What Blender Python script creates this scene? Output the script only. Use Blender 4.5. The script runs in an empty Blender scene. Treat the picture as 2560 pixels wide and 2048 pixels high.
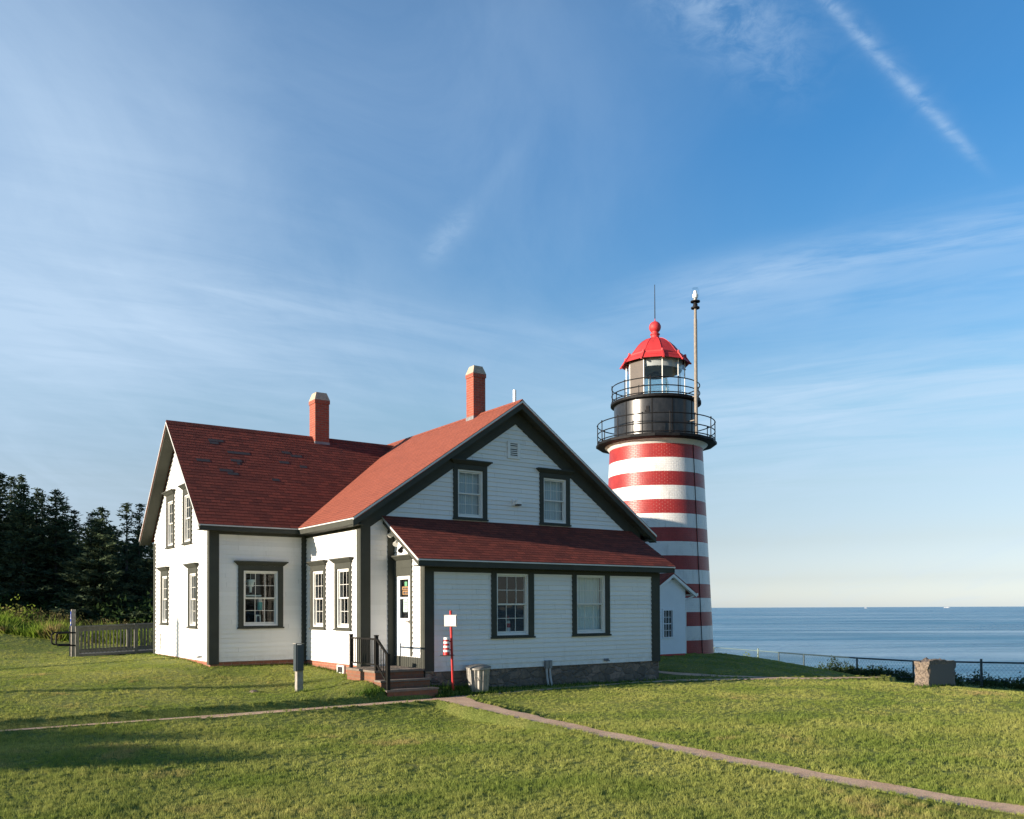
import bpy, math, random
import numpy as np
from mathutils import Vector, Matrix

random.seed(7)
rng = np.random.default_rng(11)
C = bpy.context.scene.collection
sc = bpy.context.scene
R = math.radians

# ------------------------------------------------------------------ camera
CAM = Vector((-8.6414, -18.3307, 1.87))
FW = Vector((0.57217, 0.81997, 0.01653)).normalized()
RT = Vector((0.82011, -0.57219, -0.00424)).normalized()
UP = RT.cross(FW).normalized()
RT = FW.cross(UP).normalized()
cd = bpy.data.cameras.new('camera')
cd.sensor_width = 36.0
cd.lens = 2212.8 / 2560 * 36
cd.shift_y = (1484.96 - 1024) / 2560
cd.clip_start = 0.1
cd.clip_end = 120000
cam = bpy.data.objects.new('camera', cd)
C.objects.link(cam)
m = Matrix((RT, UP, -FW)).transposed().to_4x4()
m.translation = CAM
cam.matrix_world = m
sc.camera = cam

# ------------------------------------------------------------------ light
SUN_A = R(8.0)      # sun stands beyond the left walls, a little behind the front walls
SUN_E = R(11.5)
sdir = Vector((-math.cos(SUN_E) * math.cos(SUN_A), math.cos(SUN_E) * math.sin(SUN_A), math.sin(SUN_E)))
ld = bpy.data.lights.new('sun', 'SUN')
ld.energy = 5.0
ld.angle = R(0.5)
ld.color = (1.0, 0.86, 0.70)
lo = bpy.data.objects.new('sun', ld)
lo.rotation_euler = (-sdir).to_track_quat('-Z', 'Y').to_euler()
C.objects.link(lo)
sc.view_settings.view_transform = 'Standard'
sc.view_settings.look = 'None'
sc.view_settings.gamma = 1.0
sc.view_settings.use_curve_mapping = False
sc.view_settings.exposure = 0.95
sc.cycles.max_bounces = 8
sc.cycles.transparent_max_bounces = 16

# ------------------------------------------------------------------ node helper
class NT:
    def __init__(s, nt):
        s.nt = nt
    def n(s, t, **kw):
        nd = s.nt.nodes.new(t)
        for k, v in kw.items():
            setattr(nd, k, v)
        return nd
    def link(s, a, b):
        s.nt.links.new(a, b)
    def put(s, sock, v):
        if hasattr(v, 'is_linked') or isinstance(v, bpy.types.NodeSocket):
            s.link(v, sock)
        else:
            sock.default_value = v
    def m(s, op, a, b=0.0, c=0.0, clamp=False):
        nd = s.n('ShaderNodeMath', operation=op)
        nd.use_clamp = clamp
        s.put(nd.inputs[0], a); s.put(nd.inputs[1], b); s.put(nd.inputs[2], c)
        return nd.outputs[0]
    def vm(s, op, a, b=(0, 0, 0)):
        nd = s.n('ShaderNodeVectorMath', operation=op)
        s.put(nd.inputs[0], a); s.put(nd.inputs[1], b)
        return nd.outputs['Value'] if op in ('DOT_PRODUCT', 'LENGTH') else nd.outputs[0]
    def ramp(s, v, lo, hi, a=0.0, b=1.0, smooth=True):
        nd = s.n('ShaderNodeMapRange')
        nd.interpolation_type = 'SMOOTHSTEP' if smooth else 'LINEAR'
        s.put(nd.inputs[0], v)
        nd.inputs[1].default_value = lo; nd.inputs[2].default_value = hi
        nd.inputs[3].default_value = a; nd.inputs[4].default_value = b
        return nd.outputs[0]
    def mix(s, f, a, b, mode='MIX'):
        nd = s.n('ShaderNodeMix', data_type='RGBA', blend_type=mode)
        s.put(nd.inputs[0], f)
        s.put(nd.inputs[6], a if not isinstance(a, tuple) else (*a[:3], 1))
        s.put(nd.inputs[7], b if not isinstance(b, tuple) else (*b[:3], 1))
        return nd.outputs[2]
    def noise(s, vec, scale, detail=4, rough=0.55, dist=0.0):
        nd = s.n('ShaderNodeTexNoise')
        if vec is not None:
            s.link(vec, nd.inputs['Vector'])
        nd.inputs['Scale'].default_value = scale
        nd.inputs['Detail'].default_value = detail
        nd.inputs['Roughness'].default_value = rough
        nd.inputs['Distortion'].default_value = dist
        return nd.outputs[0]

# ------------------------------------------------------------------ sky
world = bpy.data.worlds.new('World')
sc.world = world
world.use_nodes = True
world.node_tree.nodes.clear()
W = NT(world.node_tree)
sky = W.n('ShaderNodeTexSky')
sky.sky_type = 'NISHITA'
sky.sun_disc = False
sky.sun_elevation = SUN_E
sky.sun_rotation = math.atan2(sdir.x, sdir.y)
sky.altitude = 10
sky.air_density = 1.0
sky.dust_density = 0.6
sky.ozone_density = 2.0
tc = W.n('ShaderNodeTexCoord')
D = tc.outputs['Generated']
sep = W.n('ShaderNodeSeparateXYZ'); W.link(D, sep.inputs[0])
dz = W.m('MAXIMUM', sep.outputs[2], 0.0)
den = W.m('ADD', dz, 0.16)
comb = W.n('ShaderNodeCombineXYZ')
W.link(W.m('DIVIDE', sep.outputs[0], den), comb.inputs[0])
W.link(W.m('DIVIDE', sep.outputs[1], den), comb.inputs[1])
Q = comb.outputs[0]
def rotscale(vec, ang, sx, sy):
    mp = W.n('ShaderNodeMapping')
    W.link(vec, mp.inputs[0])
    mp.inputs['Rotation'].default_value = (0, 0, ang)
    mp.inputs['Scale'].default_value = (sx, sy, 1)
    return mp.outputs[0]
def streak(az, s1, s2, det=7, rg=.62, dist=.5):
    dx, dy = math.sin(R(az)), math.cos(R(az))
    a_ = W.m('MULTIPLY', W.vm('DOT_PRODUCT', Q, (dx, dy, 0)), s1)
    b_ = W.m('MULTIPLY', W.vm('DOT_PRODUCT', Q, (dy, -dx, 0)), s2)
    c_ = W.n('ShaderNodeCombineXYZ'); W.link(a_, c_.inputs[0]); W.link(b_, c_.inputs[1])
    return W.noise(c_.outputs[0], 1.0, det, rg, dist)
fine = streak(97, 2.2, 9.0)
finr = streak(-30, 1.8, 8.0)
wisp = streak(40, 1.2, 3.0, 7, .6, .9)
puff = W.noise(Q, 22.0, 6, 0.65, 0.5)
def band(a, b, w, t0, t1, k, tex=None, lo=0.3, hi=0.7, soft=0.1):
    a = Vector(a).normalized(); b = Vector(b).normalized()
    n = a.cross(b).normalized()
    t = n.cross(a).normalized()                    # along the streak
    dist = W.m('DIVIDE', W.vm('DOT_PRODUCT', D, tuple(n)), w)
    g = W.m('POWER', 2.718, W.m('MULTIPLY', W.m('MULTIPLY', dist, dist), -1.0))
    al = W.vm('DOT_PRODUCT', D, tuple(t))
    L = b.dot(t)
    g = W.m('MULTIPLY', g, W.ramp(al, t0 * L - soft, t0 * L + soft))
    g = W.m('MULTIPLY', g, W.ramp(al, t1 * L + soft, t1 * L - soft))
    g = W.m('MULTIPLY', g, W.ramp(D_front(), 0.0, 0.2))
    if tex is not None:
        g = W.m('MULTIPLY', g, W.ramp(tex, lo, hi))
    return W.m('MULTIPLY', g, k)
def D_front():
    return W.vm('DOT_PRODUCT', D, tuple(FW))
def blob(a, w, k, tex=None, lo=0.35, hi=0.65):
    a = Vector(a).normalized()
    g = W.ramp(W.vm('DOT_PRODUCT', D, tuple(a)), math.cos(w), 1.0)
    if tex is not None:
        g = W.m('MULTIPLY', g, W.ramp(tex, lo, hi))
    return W.m('MULTIPLY', g, k)
layers = [
    band((.6845, .4826, .5464), (.8114, .4159, .4106), .0048, -0.8, 1.0, .32, puff, .15, .72, .03),   # contrail
    band((.6875, .4790, .5464), (.8050, .4200, .4190), .0110, -0.8, .9, .13, puff, .2, .8, .05),
    band((.615, .555, .560), (.700, .510, .500), .034, -0.6, 0.8, .34, puff, .30, .75, .07),          # its torn neighbour
    band((.2599, .9076, .3297), (.6407, .7167, .2755), .020, -0.05, 1.05, .22, fine, .1, 1.0, .12),
    band((.22, .93, .27), (.70, .68, .225), .055, -0.6, 1.2, .28, fine, -.2, 1.1, .25),
    band((.6911, .6392, .3374), (.8496, .3925, .3523), .022, -0.15, 1.8, .50, finr, .28, .66, .12),
    band((.6911, .6300, .3000), (.8496, .3925, .300), .022, -0.4, 1.8, .26, finr, .2, .75, .15),
    band((.7557, .6195, .2123), (.8855, .411, .2168), .050, -0.6, 1.8, .62, finr, .22, .72, .2),
    band((.7557, .6195, .135), (.8855, .411, .14), .030, -0.6, 1.8, .26, finr, .2, .75, .2),
    band((.4707, .7964, .3797), (.5156, .7171, .469), .010, -0.03, 1.0, .08, wisp, .2, .7, .04),
    band((.462, .803, .377), (.482, .770, .410), .012, -.2, 1.0, .20, puff, .15, .8, .02),
    blob((.02, .92, .39), .34, .30),
    blob((.05, .86, .52), .80, .30, wisp, -.3, .9),
    blob((.18, .94, .24), .34, .26, fine, -.2, 1.1),
]
cl = layers[0]
for L_ in layers[1:]:
    cl = W.m('ADD', cl, L_)
gen = W.m('MULTIPLY', W.ramp(wisp, .42, .8), W.ramp(sep.outputs[2], .0, .25, .18, .03))
cl = W.m('MINIMUM', W.m('ADD', cl, gen), 0.80)
SKYK = 0.099
rampn = W.n('ShaderNodeValToRGB')
W.link(sep.outputs[2], rampn.inputs[0])
TINT = [(0, (1.06, 1.26, 2.05)), (.03, (.80, .86, 1.30)), (.072, (.80, .76, .94)), (.135, (.90, .84, .88)), (.215, (.80, .93, .96)), (.292, (.64, .92, 1.07)), (.363, (.48, .88, 1.12)), (.46, (.37, .85, 1.17)), (.56, (.40, .88, 1.2)), (.72, (.22, .50, .78)), (1.0, (.15, .36, .62))]
for i_, (p_, c_) in enumerate(TINT):
    e_ = rampn.color_ramp.elements[i_] if i_ < 2 else rampn.color_ramp.elements.new(p_)
    e_.position = p_
for e_, (p_, c_) in zip(sorted(rampn.color_ramp.elements, key=lambda q: q.position), TINT):
    e_.color = (c_[0] / 3, c_[1] / 3, c_[2] / 3, 1)
skyc = W.mix(1.0, sky.outputs[0], W.vm('MULTIPLY', rampn.outputs[0], (3, 3, 3)), 'MULTIPLY')
skyc = W.mix(cl, skyc, (3.15, 4.05, 5.1))
bg = W.n('ShaderNodeBackground')
W.link(skyc, bg.inputs[0])
bg.inputs[1].default_value = SKYK
out = W.n('ShaderNodeOutputWorld')
W.link(bg.outputs[0], out.inputs[0])

# ------------------------------------------------------------------ materials
def newmat(name):
    mt = bpy.data.materials.new(name)
    mt.use_nodes = True
    mt.node_tree.nodes.clear()
    n = NT(mt.node_tree)
    b = n.n('ShaderNodeBsdfPrincipled')
    o = n.n('ShaderNodeOutputMaterial')
    n.link(b.outputs[0], o.inputs[0])
    return mt, n, b, o
def bump(n, b, h, strength, dist=0.01):
    bp = n.n('ShaderNodeBump')
    bp.inputs['Strength'].default_value = strength
    bp.inputs['Distance'].default_value = dist
    n.link(h, bp.inputs['Height'])
    n.link(bp.outputs[0], b.inputs['Normal'])
def geo(n):
    return n.n('ShaderNodeNewGeometry').outputs['Position']
def uvm(n, sx=1, sy=1):
    u = n.n('ShaderNodeUVMap'); u.uv_map = 'UVMap'
    mp = n.n('ShaderNodeMapping'); n.link(u.outputs[0], mp.inputs[0])
    mp.inputs['Scale'].default_value = (sx, sy, 1)
    return mp.outputs[0]
def pm(name, col, rough=0.6, var=0.12, scale=6.0, bmp=0.0, bscale=60.0, metal=0.0, spec=0.5, stain=None):
    mt, n, b, o = newmat(name)
    g = geo(n)
    f = n.ramp(n.noise(g, scale, 5, 0.6), .3, .7)
    lo_ = tuple(c * (1 - var) for c in col); hi_ = tuple(min(1, c * (1 + var)) for c in col)
    c = n.mix(f, lo_, hi_)
    if stain:
        f2 = n.ramp(n.noise(g, stain[1], 6, 0.7, 0.4), stain[2], stain[3])
        c = n.mix(f2, c, stain[0])
    n.link(c, b.inputs['Base Color'])
    b.inputs['Roughness'].default_value = rough
    b.inputs['Metallic'].default_value = metal
    b.inputs['Specular IOR Level'].default_value = spec
    if bmp:
        bump(n, b, n.noise(g, bscale, 4, 0.6), bmp, 0.004)
    return mt
M = {}
def siding_mat():
    mt, n, b, o = newmat('white_clapboard_paint')
    u = n.n('ShaderNodeUVMap'); u.uv_map = 'UVMap'
    sp = n.n('ShaderNodeSeparateXYZ'); n.link(u.outputs[0], sp.inputs[0])
    g = geo(n); gs = n.n('ShaderNodeSeparateXYZ'); n.link(g, gs.inputs[0])
    row = n.m('FLOOR', n.m('DIVIDE', n.m('SUBTRACT', sp.outputs[1], .49), .1135))
    w = n.n('ShaderNodeTexWhiteNoise', noise_dimensions='1D'); n.link(row, w.inputs['W'])
    q = n.m('DIVIDE', n.m('ADD', sp.outputs[0], n.m('MULTIPLY', w.outputs[0], 9.0)), 2.7)
    jt = n.m('LESS_THAN', n.m('FRACT', q), .0022)
    w2 = n.n('ShaderNodeTexWhiteNoise', noise_dimensions='2D')
    cb = n.n('ShaderNodeCombineXYZ'); n.link(row, cb.inputs[0]); n.link(n.m('FLOOR', q), cb.inputs[1]); n.link(cb.outputs[0], w2.inputs['Vector'])
    c = n.mix(w2.outputs[0], (.745, .735, .705), (.81, .80, .775))
    c = n.mix(n.ramp(n.noise(g, 1.4, 6, .68, .3), .55, .85, 0, .55), c, (.62, .61, .575))
    st = n.ramp(n.noise(n.vm('MULTIPLY', g, (5, 5, .6)), 1.5, 5, .7), .50, .80, 0, .35)
    c = n.mix(st, c, (.60, .585, .545))
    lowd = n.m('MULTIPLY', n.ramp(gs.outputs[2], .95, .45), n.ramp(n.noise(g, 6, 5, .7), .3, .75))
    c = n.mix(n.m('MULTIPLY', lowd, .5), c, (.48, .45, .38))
    c = n.mix(n.m('MULTIPLY', jt, .7), c, (.30, .30, .29))
    n.link(c, b.inputs['Base Color']); b.inputs['Roughness'].default_value = .55
    bump(n, b, n.noise(n.vm('MULTIPLY', g, (12, 12, 70)), 1.0, 4, .6), .2, .004)
    return mt
M['siding'] = siding_mat()
M['trim'] = pm('grey_green_trim_paint', (.060, .063, .053), .7, .08, 3, .1, 80, 0, .10)
M['white'] = pm('white_gloss_paint', (.80, .79, .76), .4, .03, 4)
M['sash'] = pm('cream_sash_paint', (.66, .65, .60), .4, .04, 6)
M['drip'] = pm('pale_drip_edge_metal', (.62, .62, .60), .4, .05, 6)
M['shedsiding'] = pm('white_shed_paint', (.80, .81, .83), .5, .03, 2, .1, 80)
M['black'] = pm('black_iron_paint', (.010, .010, .011), .6, .3, 8, 0, 0, 0, .15)
M['railblack'] = pm('black_rail_paint', (.012, .011, .010), .5, .2, 10, 0, 0, 0, .2)
M['concrete'] = pm('chimney_cap_concrete', (.40, .33, .25), .85, .15, 9, .4, 60)
M['flash'] = pm('lead_flashing', (.20, .21, .22), .55, .15, 8, 0, 0, .3)
M['galv'] = pm('galvanised_steel', (.30, .285, .255), .5, .2, 12, .1, 40, .5)
M['pvc'] = pm('grey_conduit', (.42, .43, .44), .5, .06, 8)
M['redpaint'] = pm('red_gloss_paint', (.50, .022, .022), .35, .12, 10)
M['redroof'] = pm('red_lantern_paint', (.50, .034, .036), .6, .14, 3, .25, 14, stain=((.38, .045, .045), 3.0, .5, .8))
M['wood'] = pm('weathered_grey_wood', (.30, .275, .235), .75, .22, 14, .4, 60)
M['rampwood'] = pm('weathered_ramp_wood', (.15, .145, .12), .75, .2, 12, .4, 50)
M['board'] = pm('slate_blue_board', (.045, .060, .070), .45, .08, 6)
M['signwhite'] = pm('sign_face_white', (.78, .74, .70), .5, .02, 4)
M['blue'] = pm('sign_blue', (.04, .09, .42), .45, .05, 4)
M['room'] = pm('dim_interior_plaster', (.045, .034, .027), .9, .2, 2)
M['blind'] = pm('pale_roller_blind', (.66, .72, .69), .8, .05, 3)
M['skyblind'] = pm('sky_tinted_blind', (.42, .52, .56), .8, .05, 3)  # white blind with the sky's mirrored blue put into its colour
M['landing'] = pm('worn_landing_slab', (.18, .145, .115), .8, .15, 9, .3, 50)
M['bark'] = pm('spruce_bark', (.055, .045, .038), .9, .3, 12)
M['dark_slot'] = pm('dark_vent_slot', (.02, .02, .022), .8, .1, 5)
M['orange'] = pm('orange_card', (.50, .25, .10), .6, .1, 9)
M['greencard'] = pm('green_card', (.16, .42, .22), .6, .1, 9)
M['paper'] = pm('pale_paper', (.62, .72, .70), .7, .06, 9)
M['ink'] = pm('dark_ink', (.05, .05, .06), .7, .1, 9)
M['teal'] = pm('teal_enamel', (.10, .40, .42), .5, .1, 9)
M['mesh'] = pm('brass_lens_frame', (.20, .16, .10), .45, .15, 9, 0, 0, .5)
M['lanternpanel'] = pm('brown_lantern_panel', (.085, .068, .055), .5, .08, 5)
M['hood'] = pm('grey_lantern_lining', (.38, .39, .38), .6, .08, 5)
M['mast'] = pm('weathered_mast_pipe', (.235, .205, .17), .6, .15, 9, .1, 40, 0, .3)
M['hull'] = pm('white_ship_paint', (.62, .63, .64), .5, .02, 1)
M['teal_fence'] = pm('dark_green_fence_pipe', (.030, .055, .065), .45, .2, 4, 0, 0, .2)
M['palefence'] = pm('pale_fence_pipe', (.16, .22, .19), .5, .1, 4)

def glass_mat(name, tint=(.86, .90, .90), add=0.0, rough=0.0):
    mt = bpy.data.materials.new(name); mt.use_nodes = True
    nt = mt.node_tree; nt.nodes.clear(); n = NT(nt)
    fr = n.n('ShaderNodeFresnel')
    bf = n.n('ShaderNodeNewGeometry').outputs['Backfacing']
    n.link(n.m('ADD', 1.5, n.m('MULTIPLY', bf, 1 / 1.5 - 1.5)), fr.inputs[0])      # a thin pane: the same from both sides
    g = geo(n)
    bp = n.n('ShaderNodeBump'); bp.inputs['Strength'].default_value = .12; bp.inputs['Distance'].default_value = .02
    n.link(n.noise(g, 2.2, 2, .5), bp.inputs['Height'])
    gl = n.n('ShaderNodeBsdfGlossy'); gl.inputs['Roughness'].default_value = rough
    n.link(bp.outputs[0], gl.inputs['Normal'])
    tr = n.n('ShaderNodeBsdfTransparent'); tr.inputs[0].default_value = (*tint, 1)
    mx = n.n('ShaderNodeMixShader')
    n.link(n.m('ADD', fr.outputs[0], add, 0, True), mx.inputs[0])
    n.link(tr.outputs[0], mx.inputs[1]); n.link(gl.outputs[0], mx.inputs[2])
    o = n.n('ShaderNodeOutputMaterial'); n.link(mx.outputs[0], o.inputs[0])
    return mt
M['glass'] = glass_mat('window_glass', add=.01)
M['lanternglass'] = glass_mat('lantern_glass', (.93, .96, .97), add=.0)
M['lens'] = glass_mat('prism_glass', (.90, .97, .96), add=.05, rough=.10)

def shingle_mat(name, base, hi, lo, exp_, rel=1.6):
    mt, n, b, o = newmat(name)
    br = n.n('ShaderNodeTexBrick')
    n.link(uvm(n), br.inputs['Vector'])
    br.offset = 0.5
    br.inputs['Scale'].default_value = 1.0
    br.inputs['Brick Width'].default_value = .235
    br.inputs['Row Height'].default_value = exp_
    br.inputs['Mortar Size'].default_value = .006
    br.inputs['Mortar Smooth'].default_value = .2
    br.inputs['Bias'].default_value = -.1
    br.inputs['Color1'].default_value = (*hi, 1)
    br.inputs['Color2'].default_value = (*lo, 1)
    br.inputs['Mortar'].default_value = (*[c * .45 for c in base], 1)
    g = geo(n)
    f = n.ramp(n.noise(g, .9, 5, .6), .3, .7)
    c = n.mix(n.m('MULTIPLY', f, .35), br.outputs[0], base)
    gr = n.ramp(n.noise(g, 160, 2, .5), .3, .7, .82, 1.12)
    c = n.mix(1.0, c, gr, 'MULTIPLY')
    n.link(c, b.inputs['Base Color'])
    b.inputs['Roughness'].default_value = .88
    b.inputs['Specular IOR Level'].default_value = .25
    h = n.m('ADD', n.m('MULTIPLY', br.outputs[1], -.6), n.m('MULTIPLY', n.noise(g, 55, 4, .7), rel))
    bump(n, b, h, 1.0, .012)
    return mt
EXPR = .122
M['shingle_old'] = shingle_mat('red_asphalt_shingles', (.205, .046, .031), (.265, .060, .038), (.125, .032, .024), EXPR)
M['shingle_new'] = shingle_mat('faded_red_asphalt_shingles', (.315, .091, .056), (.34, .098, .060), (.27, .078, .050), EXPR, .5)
M['patch'] = pm('bare_underlay', (.066, .052, .050), .9, .25, 12)

def brick_mat(name, c1, c2, mortar, w=.2, h=.066, ms=.008, str_=.5):
    mt, n, b, o = newmat(name)
    br = n.n('ShaderNodeTexBrick'); n.link(uvm(n), br.inputs['Vector'])
    br.inputs['Scale'].default_value = 1.0
    br.inputs['Brick Width'].default_value = w
    br.inputs['Row Height'].default_value = h
    br.inputs['Mortar Size'].default_value = ms
    br.inputs['Color1'].default_value = (*c1, 1); br.inputs['Color2'].default_value = (*c2, 1)
    br.inputs['Mortar'].default_value = (*mortar, 1)
    g = geo(n)
    c = n.mix(n.ramp(n.noise(g, 7, 5, .65), .45, .75, 0, .5), br.outputs[0], tuple(x * .6 for x in c1))
    n.link(c, b.inputs['Base Color'])
    b.inputs['Roughness'].default_value = .85
    hgt = n.m('ADD', n.m('MULTIPLY', br.outputs[1], -1.0), n.m('MULTIPLY', n.noise(g, 70, 3, .6), .4))
    bump(n, b, hgt, str_, .01)
    return mt
M['brick'] = brick_mat('chimney_brick', (.35, .078, .042), (.27, .060, .036), (.26, .14, .10))
M['brickbase'] = brick_mat('foundation_brick', (.34, .115, .065), (.26, .092, .058), (.30, .19, .13))
M['brickstep'] = brick_mat('step_brick', (.25, .105, .055), (.19, .075, .043), (.18, .11, .072), .2, .075)

def stone_mat():
    mt, n, b, o = newmat('mortared_fieldstone')
    u = uvm(n, 1.0, 1.5)
    warp = n.n('ShaderNodeTexNoise'); n.link(u, warp.inputs['Vector']); warp.inputs['Scale'].default_value = 4
    warp.inputs['Detail'].default_value = 4
    uu = n.vm('ADD', u, n.vm('MULTIPLY', warp.outputs[1], (.34, .30, 0)))
    v = n.n('ShaderNodeTexVoronoi'); n.link(uu, v.inputs['Vector']); v.inputs['Scale'].default_value = 4.2
    e = n.n('ShaderNodeTexVoronoi', feature='DISTANCE_TO_EDGE'); n.link(uu, e.inputs['Vector']); e.inputs['Scale'].default_value = 4.2
    sp = n.n('ShaderNodeSeparateColor'); n.link(v.outputs['Color'], sp.inputs[0])
    c = n.mix(sp.outputs[0], (.13, .105, .082), (.25, .19, .14))
    c = n.mix(n.ramp(sp.outputs[1], .72, .76), c, (.30, .22, .17))
    g = geo(n)
    c = n.mix(n.ramp(n.noise(g, 18, 6, .7), .4, .7, 0, .55), c, (.09, .085, .08))
    c = n.mix(n.ramp(e.outputs[0], .01, .09, .45, 1), (.15, .135, .12), c)
    c = n.mix(n.ramp(n.noise(g, 5, 6, .75), .42, .68, 0, .7), c, (.10, .085, .072))
    n.link(c, b.inputs['Base Color']); b.inputs['Roughness'].default_value = .9
    h = n.m('ADD', n.ramp(e.outputs[0], 0, .14), n.m('MULTIPLY', n.noise(g, 40, 4, .6), .35))
    bump(n, b, h, .8, .03)
    return mt
M['stone'] = stone_mat()

def tower_mat():
    mt, n, b, o = newmat('striped_painted_tower_brick')
    u = uvm(n)
    br = n.n('ShaderNodeTexBrick'); n.link(u, br.inputs['Vector'])
    br.inputs['Scale'].default_value = 1.0
    br.inputs['Brick Width'].default_value = .20; br.inputs['Row Height'].default_value = .062
    br.inputs['Mortar Size'].default_value = .009; br.inputs['Mortar Smooth'].default_value = .6
    s = n.n('ShaderNodeSeparateXYZ'); g = geo(n); n.link(g, s.inputs[0])
    wob = n.m('MULTIPLY', n.m('SUBTRACT', n.noise(g, 5, 3, .6), .5), .012)
    zz = n.m('DIVIDE', n.m('SUBTRACT', n.m('ADD', s.outputs[2], wob), 1.87 + (TW_Z0 - 1.87) * 1.0625), STRIPE * 2 * 1.0625)
    fr = n.m('FRACT', zz)
    isred = n.m('LESS_THAN', fr, 0.5)
    red = n.mix(n.ramp(n.noise(g, 2.2, 5, .65), .3, .7), (.26, .019, .018), (.35, .031, .026))
    red = n.mix(n.ramp(n.noise(g, 9, 6, .7, .5), .62, .74, 0, .5), red, (.20, .030, .028))
    dirt = n.ramp(n.noise(g, 1.3, 6, .7, .6), .48, .78)
    streak = n.ramp(n.noise(n.vm('MULTIPLY', g, (3.0, 3.0, .5)), 1.6, 5, .65), .52, .8)
    wh = n.mix(n.m('MULTIPLY', dirt, .55), (.76, .74, .71), (.33, .32, .30))
    wh = n.mix(n.m('MULTIPLY', streak, .6), wh, (.40, .37, .33))
    c = n.mix(isred, wh, red)
    n.link(c, b.inputs['Base Color'])
    b.inputs['Roughness'].default_value = .42
    h = n.m('ADD', n.m('MULTIPLY', br.outputs[1], -1.0), n.m('MULTIPLY', n.noise(g, 14, 4, .6), .7))
    bump(n, b, h, .55, .012)
    return mt
TW_Z0 = .27; STRIPE = .4847
M['tower'] = tower_mat()
M['drum'] = pm('black_iron_drum_paint', (.018, .018, .019), .30, .3, 6, .45, 5)

def foliage_mat(name, c1, c2, rough=.6, trans=.35, scale=3.0, third=None, hue=0.0):
    mt = bpy.data.materials.new(name); mt.use_nodes = True
    nt = mt.node_tree; nt.nodes.clear(); n = NT(nt)
    g = geo(n)
    c = n.mix(n.ramp(n.noise(g, scale, 4, .6), .3, .7), c1, c2)
    if third:
        c = n.mix(n.ramp(n.noise(g, third[1], 5, .65, .5), third[2], third[3]), c, third[0])
    info = n.n('ShaderNodeNewGeometry').outputs['Random Per Island']
    c = n.mix(1.0, c, n.ramp(info, 0, 1, .72, 1.28, False), 'MULTIPLY')
    if name == 'mown_grass_blades':
        c = n.mix(n.ramp(n.noise(g, 3.2, 5, .7, .4), .50, .75, 0, .35), c, (.125, .195, .030))
        c = n.mix(n.ramp(n.noise(g, 14, 4, .7), .58, .72, 0, .35), c, (.10, .16, .026))
    d = n.n('ShaderNodeBsdfDiffuse'); n.link(c, d.inputs[0])
    t = n.n('ShaderNodeBsdfTranslucent'); n.link(c, t.inputs[0])
    mx = n.n('ShaderNodeMixShader'); mx.inputs[0].default_value = trans
    n.link(d.outputs[0], mx.inputs[1]); n.link(t.outputs[0], mx.inputs[2])
    o = n.n('ShaderNodeOutputMaterial'); n.link(mx.outputs[0], o.inputs[0])
    return mt
M['needles'] = foliage_mat('spruce_needles', (.044, .064, .042), (.084, .112, .056), trans=.22)
M['bankscrub'] = foliage_mat('olive_bank_scrub', (.070, .085, .030), (.145, .120, .055), trans=.25, scale=1.1)
M['thicket'] = foliage_mat('dark_thicket_leaves', (.022, .044, .016), (.050, .080, .026), trans=.25)  # dark green leaf mix, the thicket's own colour
M['meadow'] = foliage_mat('tall_meadow_leaves', (.16, .25, .030), (.27, .33, .06), scale=.7, third=((.36, .26, .12), .45, .50, .62))
M['scrub'] = foliage_mat('clifftop_scrub_leaves', (.030, .050, .020), (.055, .080, .028), trans=.2, scale=1.2)
M['brightbush'] = foliage_mat('yellow_green_leaves', (.18, .24, .05), (.24, .28, .07))
M['weeds'] = foliage_mat('broad_weed_leaves', (.05, .10, .018), (.10, .17, .03), scale=5)
GC1, GC2, GC3 = (.222, .285, .060), (.415, .415, .120), (.50, .37, .16)
M['grass'] = foliage_mat('mown_grass_blades', GC1, GC2, scale=.55, trans=.4, third=(GC3, .42, .57, .74))

def lawn_mat():
    mt, n, b, o = newmat('lawn_turf')
    g = geo(n)
    c = n.mix(n.ramp(n.noise(g, .55, 4, .6), .3, .7), GC1, GC2)
    c = n.mix(n.ramp(n.noise(g, .33, 5, .65, .5), .60, .78), c, GC3)
    c = n.mix(n.ramp(n.noise(g, 26, 5, .7), .32, .62, .15, .7), c, (.065, .090, .018))
    s = n.n('ShaderNodeSeparateXYZ'); n.link(g, s.inputs[0])
    rock = n.ramp(s.outputs[2], -3.2, -2.2, 1, 0)
    c = n.mix(rock, c, (.09, .075, .06))
    n.link(c, b.inputs['Base Color'])
    b.inputs['Roughness'].default_value = .9; b.inputs['Specular IOR Level'].default_value = .1
    bump(n, b, n.noise(g, 30, 6, .75), .9, .05)
    return mt
M['lawn'] = lawn_mat()
def path_mat():
    mt, n, b, o = newmat('worn_concrete_path')
    g = geo(n)
    c = n.mix(n.ramp(n.noise(g, 1.6, 5, .65), .3, .7), (.58, .365, .225), (.74, .50, .32))
    c = n.mix(n.ramp(n.noise(g, 7, 6, .75, .4), .50, .72, 0, .7), c, (.34, .235, .16))
    c = n.mix(n.ramp(n.noise(g, 55, 4, .7), .48, .66, 0, .65), c, (.24, .175, .125))
    vo = n.n('ShaderNodeTexVoronoi'); n.link(g, vo.inputs['Vector']); vo.inputs['Scale'].default_value = 38
    c = n.mix(n.ramp(vo.outputs[0], .10, .22, .8, 0), c, (.66, .55, .44))
    c = n.mix(n.ramp(n.noise(g, 2.6, 5, .7, .8), .62, .74, 0, .6), c, (.16, .17, .06))
    n.link(c, b.inputs['Base Color']); b.inputs['Roughness'].default_value = .9
    bump(n, b, n.noise(g, 40, 5, .75), .9, .012)
    return mt
M['path'] = path_mat()
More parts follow.
